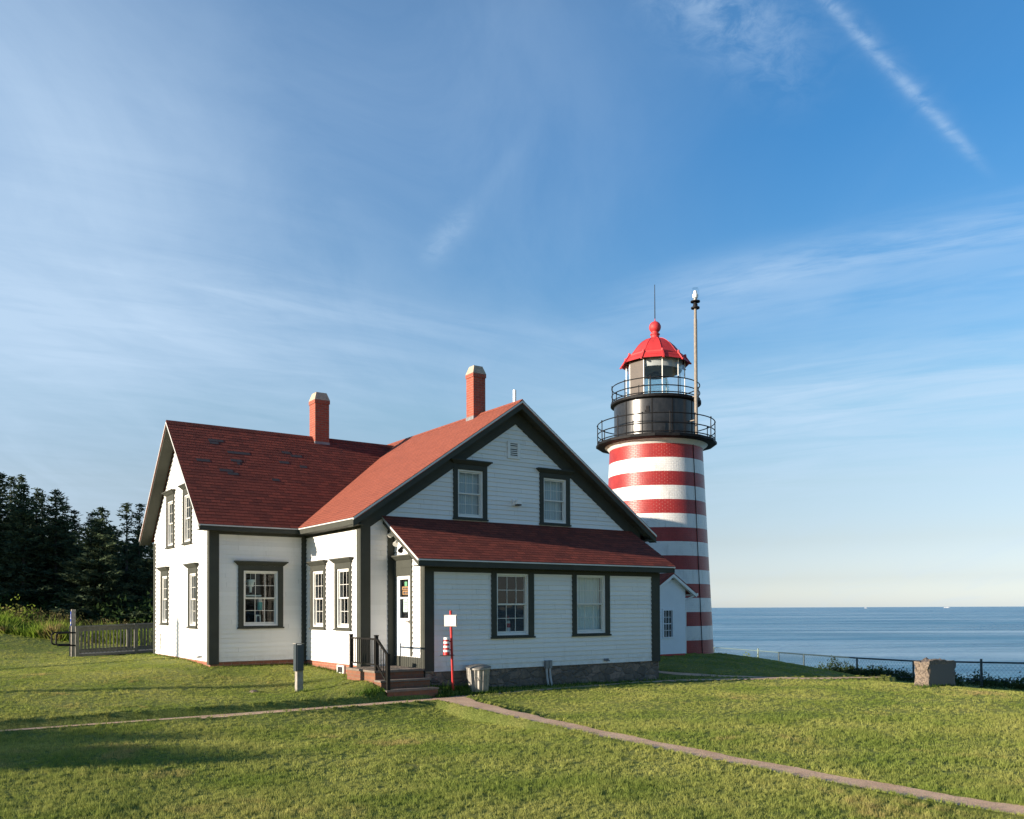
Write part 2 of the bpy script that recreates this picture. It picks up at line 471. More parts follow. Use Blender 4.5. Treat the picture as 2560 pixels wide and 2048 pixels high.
def granite_mat():
    mt, n, b, o = newmat('rough_pink_granite')
    g = geo(n)
    c = n.mix(n.ramp(n.noise(g, 26, 4, .7), .35, .65), (.085, .066, .052), (.25, .195, .145))
    c = n.mix(n.ramp(n.noise(g, 70, 3, .6), .58, .7), c, (.06, .055, .055))
    n.link(c, b.inputs['Base Color']); b.inputs['Roughness'].default_value = .8
    bump(n, b, n.noise(g, 24, 5, .7), .8, .03)
    return mt
M['granite'] = granite_mat()
M['granite_flat'] = pm('honed_granite_face', (.085, .080, .080), .55, .12, 40, .1, 60)
def sea_mat():
    mt, n, b, o = newmat('sea_water')
    g = geo(n)
    r_ = rot2(n, g, 35)                       # wind lanes lie across the view
    lane = n.noise(n.vm('MULTIPLY', r_, (.0016, .0070, 0)), 1.0, 6, .62, .4)
    rip = n.noise(n.vm('MULTIPLY', r_, (.0035, .022, 0)), 1.0, 13, .74, .2)
    c = n.mix(n.ramp(lane, .35, .65), (.030, .165, .280), (.085, .260, .380))
    c = n.mix(n.ramp(rip, .46, .60, 0, .62), c, (.34, .50, .60))
    c = n.mix(n.ramp(rip, .50, .36, 0, .55), c, (.010, .085, .17))
    n.link(c, b.inputs['Base Color'])
    s_ = n.n('ShaderNodeSeparateXYZ'); n.link(r_, s_.inputs[0])
    c = n.mix(n.m('MULTIPLY', n.ramp(n.noise(n.vm('MULTIPLY', r_, (.0010, .0055, 0)), 1.0, 3, .5), .50, .66), .45), c, (.42, .56, .64))     # slick, pale wind lanes
    n.link(c, b.inputs['Base Color'])
    n.link(n.ramp(lane, .3, .7, .22, .42), b.inputs['Roughness'])
    b.inputs['IOR'].default_value = 1.33
    b.inputs['Specular Tint'].default_value = (.86, .95, 1, 1)
    w1 = n.noise(n.vm('MULTIPLY', r_, (.05, .16, 0)), 1.0, 6, .68)
    w2 = n.noise(n.vm('MULTIPLY', r_, (.4, .8, 0)), 1.0, 5, .65)
    h = n.m('ADD', n.m('MULTIPLY', w1, 6.0), n.m('MULTIPLY', w2, 1.4))
    bump(n, b, h, .6, 1.0)
    return mt
def rot2(n, v, a):
    mp = n.n('ShaderNodeMapping'); n.link(v, mp.inputs[0]); mp.inputs['Rotation'].default_value = (0, 0, R(a))
    return mp.outputs[0]
M['sea'] = sea_mat()

# ------------------------------------------------------------------ mesh helper
class MB:
    def __init__(s):
        s.v = []; s.f = []; s.mi = []; s.uv = []; s.mats = []
    def mat(s, m_):
        if m_ not in s.mats:
            s.mats.append(m_)
        return s.mats.index(m_)
    def face(s, pts, m_=None, uv=None):
        i = len(s.v)
        s.v += [Vector(p) for p in pts]
        s.f.append(list(range(i, i + len(pts))))
        s.mi.append(s.mat(m_) if m_ else 0)
        s.uv.append(uv)
        return s
    def box(s, a, b, m_=None):
        (x0, y0, z0), (x1, y1, z1) = a, b
        x0, x1 = min(x0, x1), max(x0, x1); y0, y1 = min(y0, y1), max(y0, y1); z0, z1 = min(z0, z1), max(z0, z1)
        p = [Vector((x, y, z)) for z in (z0, z1) for y in (y0, y1) for x in (x0, x1)]
        s.hexa(p, m_)
        return s
    def hexa(s, p, m_=None):
        # p ordered z,y,x
        for q in ((0, 2, 3, 1), (4, 5, 7, 6), (0, 1, 5, 4), (2, 6, 7, 3), (0, 4, 6, 2), (1, 3, 7, 5)):
            s.face([p[k] for k in q], m_)
    def fbox(s, P, s0, s1, z0, z1, o0, o1, m_=None):
        """box in a wall frame P(s, z, off)"""
        p = [P(a, z, o) for z in (z0, z1) for o in (o0, o1) for a in (s0, s1)]
        s.hexa(p, m_)
        return s
    def prism(s, poly, d, m_=None):
        """poly: list of points, extruded by vector d"""
        d = Vector(d); a = [Vector(p) for p in poly]; b = [p + d for p in a]
        n = len(a)
        s.face(a[::-1], m_); s.face(b, m_)
        for i in range(n):
            j = (i + 1) % n
            s.face([a[i], a[j], b[j], b[i]], m_)
        return s
    def tube(s, p0, p1, r0, r1=None, n=10, m_=None, caps=True):
        p0 = Vector(p0); p1 = Vector(p1); r1 = r0 if r1 is None else r1
        d = (p1 - p0).normalized()
        a = d.orthogonal().normalized(); b = d.cross(a)
        ring = lambda c, r: [c + (a * math.cos(2 * math.pi * k / n) + b * math.sin(2 * math.pi * k / n)) * r for k in range(n)]
        A, B = ring(p0, r0), ring(p1, r1)
        for k in range(n):
            j = (k + 1) % n
            s.face([A[k], A[j], B[j], B[k]], m_)
        if caps:
            s.face(A[::-1], m_); s.face(B, m_)
        return s
    def path(s, pts, r, n=8, m_=None):
        for a, b in zip(pts[:-1], pts[1:]):
            s.tube(a, b, r, r, n, m_)
        return s
    def bar(s, p0, p1, w, h, m_=None, up=(0, 0, 1)):
        p0 = Vector(p0); p1 = Vector(p1); d = (p1 - p0).normalized()
        side = d.cross(Vector(up))
        side = side.normalized() if side.length > 1e-6 else d.orthogonal().normalized()
        u = side.cross(d).normalized()
        side *= w / 2; u *= h / 2
        p = [p0 - side - u, p1 - side - u, p0 + side - u, p1 + side - u, p0 - side + u, p1 - side + u, p0 + side + u, p1 + side + u]
        s.hexa(p, m_)
        return s
    def lathe(s, prof, c, n=32, m_=None, a0=0.0, a1=2 * math.pi, uvr=None, phase=0.0):
        c = Vector(c); full = abs(a1 - a0 - 2 * math.pi) < 1e-6
        for (r0, z0), (r1, z1) in zip(prof[:-1], prof[1:]):
            for k in range(n):
                t0 = a0 + (a1 - a0) * k / n + phase; t1 = a0 + (a1 - a0) * (k + 1) / n + phase
                q = []
                P = lambda r, t, z: c + Vector((r * math.cos(t), r * math.sin(t), z))
                if r0 < 1e-5:
                    pts = [P(0, 0, z0), P(r1, t1, z1), P(r1, t0, z1)]; uv = None
                elif r1 < 1e-5:
                    pts = [P(r0, t0, z0), P(r0, t1, z0), P(0, 0, z1)]; uv = None
                else:
                    pts = [P(r0, t0, z0), P(r0, t1, z0), P(r1, t1, z1), P(r1, t0, z1)]
                    uv = [(uvr * t0, z0), (uvr * t1, z0), (uvr * t1, z1), (uvr * t0, z1)] if uvr else None
                s.face(pts, m_, uv)
        return s
    def build(s, name, m_, parent=None, smooth=False, loc=None, merge=True):
        mats = s.mats if s.mats else [m_]
        if m_ is not None and s.mats and m_ not in s.mats:
            mats = s.mats
        root = parent
        while root is not None and root.parent is not None:
            root = root.parent
        off = Vector(root.location) if root is not None else (Vector(loc) if loc is not None else Vector((0, 0, 0)))
        me = bpy.data.meshes.new(name)
        me.from_pydata([v - off for v in s.v], [], s.f)
        for q in mats:
            me.materials.append(q)
        ul = me.uv_layers.new(name='UVMap')
        data = np.zeros((len(me.loops), 2), dtype=np.float32)
        li = 0
        for fi, f in enumerate(s.f):
            uv = s.uv[fi]
            if uv is None:
                a, b, c_ = s.v[f[0]], s.v[f[1]], s.v[f[2]]
                nn = (b - a).cross(c_ - a)
                ax, ay, az = abs(nn.x), abs(nn.y), abs(nn.z)
                for vi in f:
                    p = s.v[vi]
                    data[li] = (p.x, p.y) if az >= ax and az >= ay else ((p.y, p.z) if ax > ay else (p.x, p.z))
                    li += 1
            else:
                for t in uv:
                    data[li] = t; li += 1
        ul.data.foreach_set('uv', data.ravel())
        me.polygons.foreach_set('material_index', np.array(s.mi if s.mats else [0] * len(s.f), dtype=np.int32))
        if merge:
            import bmesh
            bm = bmesh.new(); bm.from_mesh(me)
            bmesh.ops.remove_doubles(bm, verts=bm.verts, dist=1e-5)
            bm.to_mesh(me); bm.free()
        if smooth:
            me.polygons.foreach_set('use_smooth', np.ones(len(me.polygons), dtype=bool))
            try:
                me.set_sharp_from_angle(angle=R(38))
            except Exception:
                pass
        me.update()
        o = bpy.data.objects.new(name, me)
        C.objects.link(o)
        if parent is not None:
            o.parent = parent
        elif loc is not None:
            o.location = loc
        return o
def thing(name, label, cat, loc=(0, 0, 0), group=None):
    o = bpy.data.objects.new(name, None)
    o.empty_display_size = .3
    C.objects.link(o); o.location = loc
    return tag(o, label, cat, group)
def tag(o, label, cat, group=None):
    o['label'] = label; o['category'] = cat
    if group:
        o['group'] = group
    return o
def kind(o, k, label=None):
    o['kind'] = k
    if label:
        o['label'] = label
    return o
def big_mesh(name, verts, tris, mat, loc=(0, 0, 0)):
    """fast triangle mesh from numpy arrays"""
    me = bpy.data.meshes.new(name)
    verts = np.asarray(verts, dtype=np.float32) - np.array(loc, dtype=np.float32)
    tris = np.asarray(tris, dtype=np.int32)
    me.vertices.add(len(verts)); me.vertices.foreach_set('co', verts.ravel())
    me.loops.add(tris.size); me.loops.foreach_set('vertex_index', tris.ravel())
    me.polygons.add(len(tris))
    k = tris.shape[1]
    me.polygons.foreach_set('loop_start', np.arange(0, tris.size, k, dtype=np.int32))
    me.polygons.foreach_set('loop_total', np.full(len(tris), k, dtype=np.int32))
    me.materials.append(mat)
    me.update(calc_edges=True)
    o = bpy.data.objects.new(name, me); C.objects.link(o); o.location = loc
    return o

# ------------------------------------------------------------------ terrain
PATHS = {
    'left': [(-11, -2.42, .46), (-7.2, -2.42, .46), (-4.8, -2.42, .44), (-2, -2.38, .44), (-.3, -2.32, .56), (.9, -2.3, .52)],
    'front': [(.7, -2.22, .42), (1.8, -2.05, .34), (4.0, -1.92, .30), (6.8, -1.78, .34), (8.2, -2.0, .40), (9.3, -2.5, .46), (11.1, -3.55, .46), (13, -4.6, .46)],
    'side': [(8.6, .6, .4), (9.2, -.7, .4), (10.2, -2.3, .4), (11.0, -3.4, .4)],
    'right': [(.95, -2.25, .70), (.74, -3.1, .60), (.50, -4.6, .46), (.27, -6.5, .42), (.13, -8.2, .42), (.08, -9.8, .42), (.0, -11.8, .43), (-.10, -13.2, .43), (-.09, -14.3, .42), (0, -16.5, .44)],
}
def dense(pl, step=.12):
    out = []
    for (x0, y0, w0), (x1, y1, w1) in zip(pl[:-1], pl[1:]):
        n = max(1, int(math.hypot(x1 - x0, y1 - y0) / step))
        for k in range(n):
            t = k / n
            out.append((x0 + (x1 - x0) * t, y0 + (y1 - y0) * t, w0 + (w1 - w0) * t))
    out.append(pl[-1])
    a = np.array(out)
    for _ in range(12):
        b = a.copy(); b[1:-1] = (a[:-2] + 2 * a[1:-1] + a[2:]) / 4; a = b
    return a
PD = {k: dense(v) for k, v in PATHS.items()}
def pathz(x, y):
    return -.05 * np.exp(-((y + 11) / 3.2) ** 2)
def path_dist(x, y):
    """signed distance outside the nearest path edge"""
    d = np.full(x.shape, 99.0)
    for a in PD.values():
        lo_ = a[:, :2].min(0) - 1.2; hi_ = a[:, :2].max(0) + 1.2
        m_ = (x > lo_[0]) & (x < hi_[0]) & (y > lo_[1]) & (y < hi_[1])
        if not m_.any():
            continue
        xs, ys = x[m_], y[m_]
        best = np.full(xs.shape, 99.0)
        for px, py, w in a:
            best = np.minimum(best, np.hypot(xs - px, ys - py) - w / 2)
        d[m_] = np.minimum(d[m_], best)
    return d
CP = np.array([
    (-9.5, -2.5, 0), (-7, -2.5, 0), (-4, -2.5, 0), (-2, -2.45, 0), (-.3, -2.25, 0), (1, -2.3, .0), (4, -2.1, 0), (7, -1.8, -.02), (9.2, -2.4, -.02), (10.85, -3.5, .0),
    (-2.42, 3.26, .50), (-2.42, 8.75, .58), (0, 2.8, .46), (0, 1.3, .38), (-.2, 0, .33), (1.3, -1.75, .12), (2.5, -1.6, .06), (7.83, -1.43, -.03), (-.35, -1.5, .27), (-1.0, -1.55, .15),
    (-2, -1.85, .10), (-4, -1.85, .10), (-7, -1.8, .10), (-9.5, -1.6, .12), (-1.6, -.36, .13), (-4.3, 9.8, .52), (-6.5, 6.5, .42), (-7, 1, .28), (-4.5, 0, .2), (-10, 4, .35),
    (-5.4, 19.9, 1.0), (-3.3, 20, .75), (-12, 20, 1.3), (-20, 6, .7), (-18, -5, .1), (-3, 30, 1.0), (-10, 40, 1.6), (-30, 30, 2.2), (5, 30, .8), (-5, 14.5, .5),
    (0, -8, -.04), (-.3, -11, -.05), (0, -15, -.03), (-6, -9, -.04), (-8.6, -5.6, .10), (-8.6, -18.3, .15), (10, -15, 0), (6, -8, .02), (-5, -6, -.06), (4, -5, 0), (5, -12, -.02),
    (10.83, -4.1, .0), (11.3, -5.5, .02), (11.5, -7.8, .0), (11.4, -9, .0), (11.4, -13, .0), (8, -6, .02),
    (14.0, 5.0, .25), (13.2, 2.9, .26), (15.4, 8.4, .24), (12, 2.5, .27), (10.8, 1.2, .26), (9, .5, .15), (8.6, 4, .35), (17.6, 4.6, .08), (19.7, 5.8, -.15), (24.1, 7.6, -.75),
    (26.9, 8.2, -1.1), (25, 4.6, -1.15), (23.5, .7, -1.12), (17, -1.5, -.50), (14.6, -5, -.55), (20, -6, -1.2), (15, -9, -.62), (28, 9.4, -1.4), (28, 3, -1.4), (28, -3, -1.35),
    (33, 16, -1.6), (20, -15, -1.2), (20, 16, -.1), (10, 14, .5), (28, 25, -1.2), (4, 12, .6), (14, -13, -.5), (15, -20, -.5),
    (-250, -80, 2), (-250, 300, 8), (60, 300, -2), (-100, 100, 5), (0, 300, 5), (-60, -80, 0), (60, -80, -1.5), (0, -80, 0), (-60, 0, 1.2), (-30, -30, .1), (0, -40, 0), (60, 60, -2), (40, 120, -1), (0, 80, 2), (60, 0, -1.6)])
def tps_k(d2):
    return np.where(d2 > 1e-12, .5 * d2 * np.log(d2 + 1e-12), 0.0)
_n = len(CP)
_K = tps_k(((CP[:, None, :2] - CP[None, :, :2]) ** 2).sum(-1)) + np.eye(_n) * .02
_P = np.hstack([np.ones((_n, 1)), CP[:, :2]])
_A = np.block([[_K, _P], [_P.T, np.zeros((3, 3))]])
_w = np.linalg.solve(_A, np.concatenate([CP[:, 2], np.zeros(3)]))
def h_base(x, y):
    sh = x.shape; x = x.ravel(); y = y.ravel(); o = np.empty(x.shape)
    for i in range(0, len(x), 60000):
        xs, ys = x[i:i + 60000], y[i:i + 60000]
        d2 = (xs[:, None] - CP[None, :, 0]) ** 2 + (ys[:, None] - CP[None, :, 1]) ** 2
        o[i:i + 60000] = tps_k(d2) @ _w[:_n] + _w[_n] + _w[_n + 1] * xs + _w[_n + 2] * ys
    return o.reshape(sh)
def sstep(a, b, x):
    t = np.clip((x - a) / (b - a), 0, 1); return t * t * (3 - 2 * t)
def ground(x, y):
    x = np.asarray(x, dtype=float); y = np.asarray(y, dtype=float)
    h = h_base(x, y)
    near = (np.abs(x) < 40) & (np.abs(y) < 60)
    h = np.where(near, h + .008 * np.sin(x * 1.7 + .6 * y) * np.sin(y * 1.3 - .8 * x + 1.1) + .004 * np.sin(x * 4.1 - y * 2.7), h)
    d = path_dist(x, y)
    pz = pathz(x, y)
    h = h + np.where((x < -.36) & (y > -2.5) & (y < 4), .075 * np.exp(-np.maximum(y + 2.15, 0) / .9), 0)      # the upper lawn ends in a small turf bank
    h = pz - .03 + (np.maximum(h, pz + .02) - pz + .03) * sstep(-.06, .10, d) if False else np.where(d < .10, (pz - .04) * (1 - sstep(-.04, .09, d)) + np.maximum(h, pz + .025) * sstep(-.04, .09, d), h)
    cliff = sstep(31.5, 44, x - .35 * np.maximum(y - 8, 0))
    return h - cliff * 15.5
def gz(x, y):
    return float(ground(np.array([x]), np.array([y]))[0])
def axis(parts):
    out = []
    for a, b, st in parts:
        out.append(np.arange(a, b, st))
    return np.unique(np.concatenate(out + [np.array([parts[-1][1]])]))
gx = axis([(-240, -40, 12), (-40, -12, 1.5), (-12, -8, .25), (-8, 14, .085), (14, 34, .4), (34, 60, 1.2)])
gy = axis([(-80, -24, 5), (-24, -16.5, .5), (-16.5, 3.5, .085), (3.5, 14, .3), (14, 45, 1.0), (45, 290, 12)])
X, Y = np.meshgrid(gx, gy)
Z = ground(X, Y)
nv = np.stack([X.ravel(), Y.ravel(), Z.ravel()], 1)
ny, nx = X.shape
I = np.arange(nx * ny).reshape(ny, nx)
quads = np.stack([I[:-1, :-1].ravel(), I[:-1, 1:].ravel(), I[1:, 1:].ravel(), I[1:, :-1].ravel()], 1)
lawn = big_mesh('ground', nv, quads, M['lawn'])
lawn.data.polygons.foreach_set('use_smooth', np.ones(len(quads), dtype=bool))
kind(lawn, 'structure', 'mown grass headland sloping to the sea')
for nm, a in PD.items():
    b = MB()
    tx = np.gradient(a[:, 0]); ty = np.gradient(a[:, 1]); l = np.hypot(tx, ty)
    nx_, ny_ = -ty / l, tx / l
    w1 = a[:, 2] / 2 + .03 * np.sin(np.arange(len(a)) * .53) + rng.normal(0, .012, len(a))
    w2 = a[:, 2] / 2 + .03 * np.sin(np.arange(len(a)) * .41 + 2) + rng.normal(0, .012, len(a))
    dzp = {'left': .0, 'front': .004, 'side': .008, 'right': .012}[nm]
    for i in range(len(a) - 1):
        P4 = []
        for j, sgn in ((i, 1), (i, -1), (i + 1, -1), (i + 1, 1)):
            w = w1[j] if sgn > 0 else w2[j]
            x_, y_ = a[j, 0] + nx_[j] * w * sgn, a[j, 1] + ny_[j] * w * sgn
            P4.append((x_, y_, float(pathz(np.array(a[j, 0]), np.array(a[j, 1]))) - .012 + dzp))
        b.face(P4)
    if nm == 'side':
        for k, v in enumerate(b.v):
            v.z = max(v.z, float(h_base(np.array([v.x]), np.array([v.y]))[0]) - .01)
    kind(b.build('path', M['path'], merge=False), 'structure')
# sea to the horizon
b = MB(); b.face([(20, -60000, -13.5), (90000, -60000, -13.5), (90000, 90000, -13.5), (20, 90000, -13.5)])
b.face([(-60000, 320, -13.5), (20, 320, -13.5), (20, 90000, -13.5), (-60000, 90000, -13.5)])
kind(b.build('sea', M['sea']), 'structure', 'calm blue sea reaching the horizon')

# ------------------------------------------------------------------ keeper's house
wF, zR, zE, oe, oF = 8.533, 7.104, 3.915, .34, .328
yL, wL, oL, dL, zRL = 3.262, 2.423, .358, 5.489, 6.865
xa0, xa1, dA, oa, ra, zAt, zAe = .839, 7.832, 1.433, .302, .332, 4.024, 2.962
yA = -dA; yB = yL + dL; xL = -wL; yr = yL + dL / 2
sF = (zR - zE) / (wF / 2 + oe); sL = (zRL - zE) / (dL / 2 + oe); sA = (zAt - zAe) / (dA + oa)
YB = yB + .25
house = thing('keepers_house', 'white clapboard house with red shingle roofs and two brick chimneys beside the striped tower', 'house', (0, 0, .4))
Pfront = lambda y0: (lambda s, z, o=0.0: Vector((s, y0 - o, z)))
Pleft = lambda x0: (lambda s, z, o=0.0: Vector((x0 - o, s, z)))
Pright = lambda x0: (lambda s, z, o=0.0: Vector((x0 + o, s, z)))
Pback = lambda y0: (lambda s, z, o=0.0: Vector((s, y0 + o, z)))
def lap(b, P, z0, z1, e, left, right, holes=(), t=.021, mat=None, brk=(), z_off=0.0):
    """lapped courses: each board leans out at its foot and casts a real edge"""
    n = int(math.ceil((z1 - z0) / e - 1e-6))
    for k in range(n):
        a = z0 + k * e; top = min(z1, a + e)
        cuts = sorted({a, top, *[z for h in holes for z in (h[2], h[3]) if a < z < top], *[z for z in brk if a < z < top]})
        offv = lambda z: t * (1 - (z - a) / e) + .001
        for c0, c1 in zip(cuts[:-1], cuts[1:]):
            if c1 - c0 < 1e-5:
                continue
            mid = (c0 + c1) / 2
            l0, r0, l1, r1 = left(c0), right(c0), left(c1), right(c1)
            if r0 - l0 < 1e-4 and r1 - l1 < 1e-4:
                continue
            ivs = [(None, None)]
            hs = sorted([(h[0], h[1]) for h in holes if h[2] < mid < h[3]])
            ed = [('L', None)]
            xs = [None]
            segs = []; cur = None
            for h0, h1 in hs:
                segs.append((cur, h0)); cur = h1
            segs.append((cur, None))
            for s0, s1 in segs:
                A0 = l0 if s0 is None else max(s0, l0); A1 = l1 if s0 is None else max(s0, l1)
                B0 = r0 if s1 is None else min(s1, r0); B1 = r1 if s1 is None else min(s1, r1)
                if B0 <= A0 and B1 <= A1:
                    continue
                B0 = max(A0, B0); B1 = max(A1, B1)
                b.face([P(A0, c0, offv(c0)), P(B0, c0, offv(c0)), P(B1, c1, offv(c1)), P(A1, c1, offv(c1))], mat,
                       [(A0, c0 - z_off), (B0, c0 - z_off), (B1, c1 - z_off), (A1, c1 - z_off)])
                if c0 == a:
                    b.face([P(A0, c0, offv(c0)), P(B0, c0, offv(c0)), P(B0, c0, -.002), P(A0, c0, -.002)], mat,
                           [(A0, c0 - z_off), (B0, c0 - z_off), (B0, c0 - z_off), (A0, c0 - z_off)])
# window table: frame, casing (s0,s1,z0,z1), opening (s0,s1,z0,z1), cornice?, blind, label
PF, PA, PLf = Pfront(0), Pfront(yA), Pfront(yL)
PLl, PFl, PAl = Pleft(xL), Pleft(0), Pleft(xa0)
WIN = [
    ('Lf', PLf, (-1.75, -.62, 1.40, 2.96), (-1.62, -.75, 1.47, 2.83), 1, None, 'ground floor window with small goods hanging inside it'),
    ('Fl', PFl, (1.97, 2.89, 1.37, 2.96), (2.08, 2.78, 1.44, 2.82), 1, None, None),
    ('Fl', PFl, (.48, 1.40, 1.37, 2.96), (.59, 1.29, 1.44, 2.82), 1, None, None),
    ('Ll', PLl, (7.12, 7.94, 1.45, 2.96), (7.21, 7.85, 1.52, 2.82), 1, None, None),
    ('Ll', PLl, (4.27, 5.09, 1.40, 2.94), (4.36, 5.00, 1.47, 2.80), 1, None, None),
    ('Ll', PLl, (6.50, 7.32, 3.56, 5.02), (6.59, 7.23, 3.63, 4.86), 1, None, None),
    ('Ll', PLl, (4.78, 5.60, 3.56, 5.02), (4.87, 5.51, 3.63, 4.86), 1, None, None),
    ('Ff', PF, (2.42, 3.39, 4.03, 5.39), (2.54, 3.27, 4.10, 5.26), 1, 'skyblind', None),
    ('Ff', PF, (5.02, 6.01, 4.03, 5.39), (5.14, 5.89, 4.10, 5.26), 1, 'skyblind', None),
    ('Af', PA, (2.56, 3.76, 1.18, 2.72), (2.70, 3.61, 1.25, 2.68), 0, None, 'dark lean-to window'),
    ('Af', PA, (4.93, 6.13, 1.18, 2.72), (5.06, 5.99, 1.25, 2.69), 0, 'blind', 'lean-to window with pale blinds drawn'),
]
holes = {}
for w in WIN:
    holes.setdefault(w[0], []).append(w[3])
holes['Al'] = [(-.83, -.07, .57, 2.62)]
E_ = .1135
# walls
b = MB()
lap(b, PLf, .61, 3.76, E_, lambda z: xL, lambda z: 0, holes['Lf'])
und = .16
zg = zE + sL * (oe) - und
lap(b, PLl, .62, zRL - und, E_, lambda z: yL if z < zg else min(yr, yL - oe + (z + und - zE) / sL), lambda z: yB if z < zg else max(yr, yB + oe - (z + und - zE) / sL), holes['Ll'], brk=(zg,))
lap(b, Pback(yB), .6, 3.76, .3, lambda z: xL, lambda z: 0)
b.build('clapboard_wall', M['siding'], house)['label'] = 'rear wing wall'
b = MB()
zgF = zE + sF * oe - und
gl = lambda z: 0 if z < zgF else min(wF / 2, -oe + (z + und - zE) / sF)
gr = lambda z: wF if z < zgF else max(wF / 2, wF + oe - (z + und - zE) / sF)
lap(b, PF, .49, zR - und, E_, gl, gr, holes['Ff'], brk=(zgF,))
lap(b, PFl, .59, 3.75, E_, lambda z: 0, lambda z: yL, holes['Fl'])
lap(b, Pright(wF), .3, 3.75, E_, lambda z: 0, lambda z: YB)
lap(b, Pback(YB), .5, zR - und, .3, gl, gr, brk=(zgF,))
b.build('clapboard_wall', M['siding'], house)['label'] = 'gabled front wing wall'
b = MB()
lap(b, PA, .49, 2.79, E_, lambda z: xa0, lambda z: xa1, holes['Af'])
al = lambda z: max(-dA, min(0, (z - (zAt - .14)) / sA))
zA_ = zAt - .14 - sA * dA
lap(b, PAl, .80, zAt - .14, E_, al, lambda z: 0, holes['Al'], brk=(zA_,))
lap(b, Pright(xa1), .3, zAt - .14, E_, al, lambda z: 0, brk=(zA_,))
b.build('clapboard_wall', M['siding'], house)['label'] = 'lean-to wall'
# foundations
b = MB()
b.box((xL + .01, yL + .01, .1), (0, yL + .06, .61)); b.box((xL + .01, yL + .061, .1), (xL + .06, yB - .01, .62))
b.box((.01, .0, .0), (.06, yL, .59))
b.build('brick_foundation', M['brickbase'], house)
b = MB()
nst = 40
b.box((xa0 + .01, yA + .01, -.5), (xa1 + .02, yA + .1, .487)); b.box((xa1 - .1, yA + .11, -.5), (xa1 + .02, 0, .487))
b.box((wF - .1, .01, -.4), (wF - .01, YB, .32))
b.build('stone_foundation', M['stone'], house)
# trim boards
def boards(name, lst, label=None):
    b = MB()
    for P, s0, s1, z0, z1, o0, o1 in lst:
        b.fbox(P, s0, s1, z0, z1, o0, o1)
    return b.build(name, M['trim'], house)
T = .034
boards('corner_board', [(PLf, xL - T, xL + .205, .55, 3.765, -.01, T + .002), (PLl, yL + .001, yL + .14, .55, 3.80, -.01, T)])
boards('corner_board', [(PLl, yB - .14, yB + T, .55, 3.80, -.01, T)])
boards('corner_board', [(PLf, -.13, -T - .001, .55, 3.765, -.01, T), (PFl, yL - .05, yL - .032, .55, 3.765, -.01, T)])
boards('corner_board', [(PF, -T, .213, .50, 4.02, -.01, T + .002), (PFl, .001, .175, .50, 3.765, -.01, T)])
boards('corner_board', [(PF, .655, xa0 + .005, .56, 3.98, -.01, T + .002)])
boards('corner_board', [(PA, xa0 - T, xa0 + .205, .50, 2.79, -.01, T + .002), (PAl, yA + .001, yA + .155, .56, 2.86, -.01, T)])
boards('corner_board', [(PA, xa1 - .25, xa1 + T, .47, 2.79, -.01, T + .002)])
boards('skirt_board', [(PAl, yA + .156, -.0, .565, .80, -.01, .022)])
boards('frieze_board', [(PLf, xL + .206, -.131, 3.70, 3.765, -.01, T)])
boards('frieze_board', [(PFl, .176, yL - .051, 3.685, 3.75, -.01, T)])
boards('frieze_board', [(PA, xa0 + .206, xa1 - .251, 2.685, 2.79, -.01, T)])
# gable frieze boards under the front rakes
b = MB()
for sg in (-1, 1):
    xc = wF / 2
    def pt(dx, dzz, o):
        return Vector((xc + sg * dx, -o, zR - sF * dx - dzz))
    d1 = 4.262
    poly = [pt(0, .13, -.01), pt(d1, .13, -.01), pt(d1, .555, -.01), pt(0, .555, -.01)]
    b.prism(poly, (0, -(T + .006) - .01, 0))
b.build('frieze_board', M['trim'], house)
# roofs -----------------------------------------------------------
def slope(name, E0, U, V, L, Ht, mat, thick=.07, patches=()):
    """E0: eave corner, U along the eave, V up the slope (unit)"""
    E0, U, V = Vector(E0), Vector(U).normalized(), Vector(V).normalized()
    N = U.cross(V).normalized()
    if N.z < 0:
        N = -N
    P = lambda s, v, o=0.0: E0 + U * s + V * v + N * o
    b = MB()
    b.fbox(P, 0, L, 0, Ht, -thick, -.002, mat)
    lap(b, P, -.025, Ht, EXPR, lambda z: -.012, lambda z: L + .012, t=.0045, mat=mat, z_off=-.025)
    for s0, s1, row in patches:
        v0 = -.025 + row * EXPR
        b.face([P(s0, v0 + .004, .0080), P(s1, v0 + .004, .0080), P(s1, v0 + EXPR - .003, .0045), P(s0, v0 + EXPR - .003, .0045)], M['patch'])
    return b.build(name, mat, house), P
vL = Vector((0, 1, sL)).normalized(); HL = math.hypot(yr - (yL - oe), zRL - zE)
SLOPE_L = [(2.3, 3.0, 28), (2.95, 3.45, 27), (2.0, 2.6, 0)]
patches = [(.95, 1.35, 29), (.96, 1.2, 28), (1.35, 1.95, 25), (1.35, 1.65, 22), (1.5, 1.58, 21), (.45, .80, 21), (.96, 1.30, 18), (1.14, 1.42, 17), (2.28, 2.48, 16),
           (2.9, 3.15, 27), (3.12, 3.45, 26), (2.70, 2.98, 23), (3.25, 3.46, 22)]
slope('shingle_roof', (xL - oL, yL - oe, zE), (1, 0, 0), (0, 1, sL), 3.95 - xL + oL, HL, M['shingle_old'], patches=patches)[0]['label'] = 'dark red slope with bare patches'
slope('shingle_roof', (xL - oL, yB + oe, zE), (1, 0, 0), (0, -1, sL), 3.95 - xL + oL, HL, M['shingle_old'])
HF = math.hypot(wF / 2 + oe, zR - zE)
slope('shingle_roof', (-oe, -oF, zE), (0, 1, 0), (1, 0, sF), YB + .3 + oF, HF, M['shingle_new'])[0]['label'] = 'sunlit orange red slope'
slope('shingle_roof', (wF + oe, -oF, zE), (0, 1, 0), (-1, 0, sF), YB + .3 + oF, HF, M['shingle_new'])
HA = math.hypot(dA + oa, zAt - zAe)
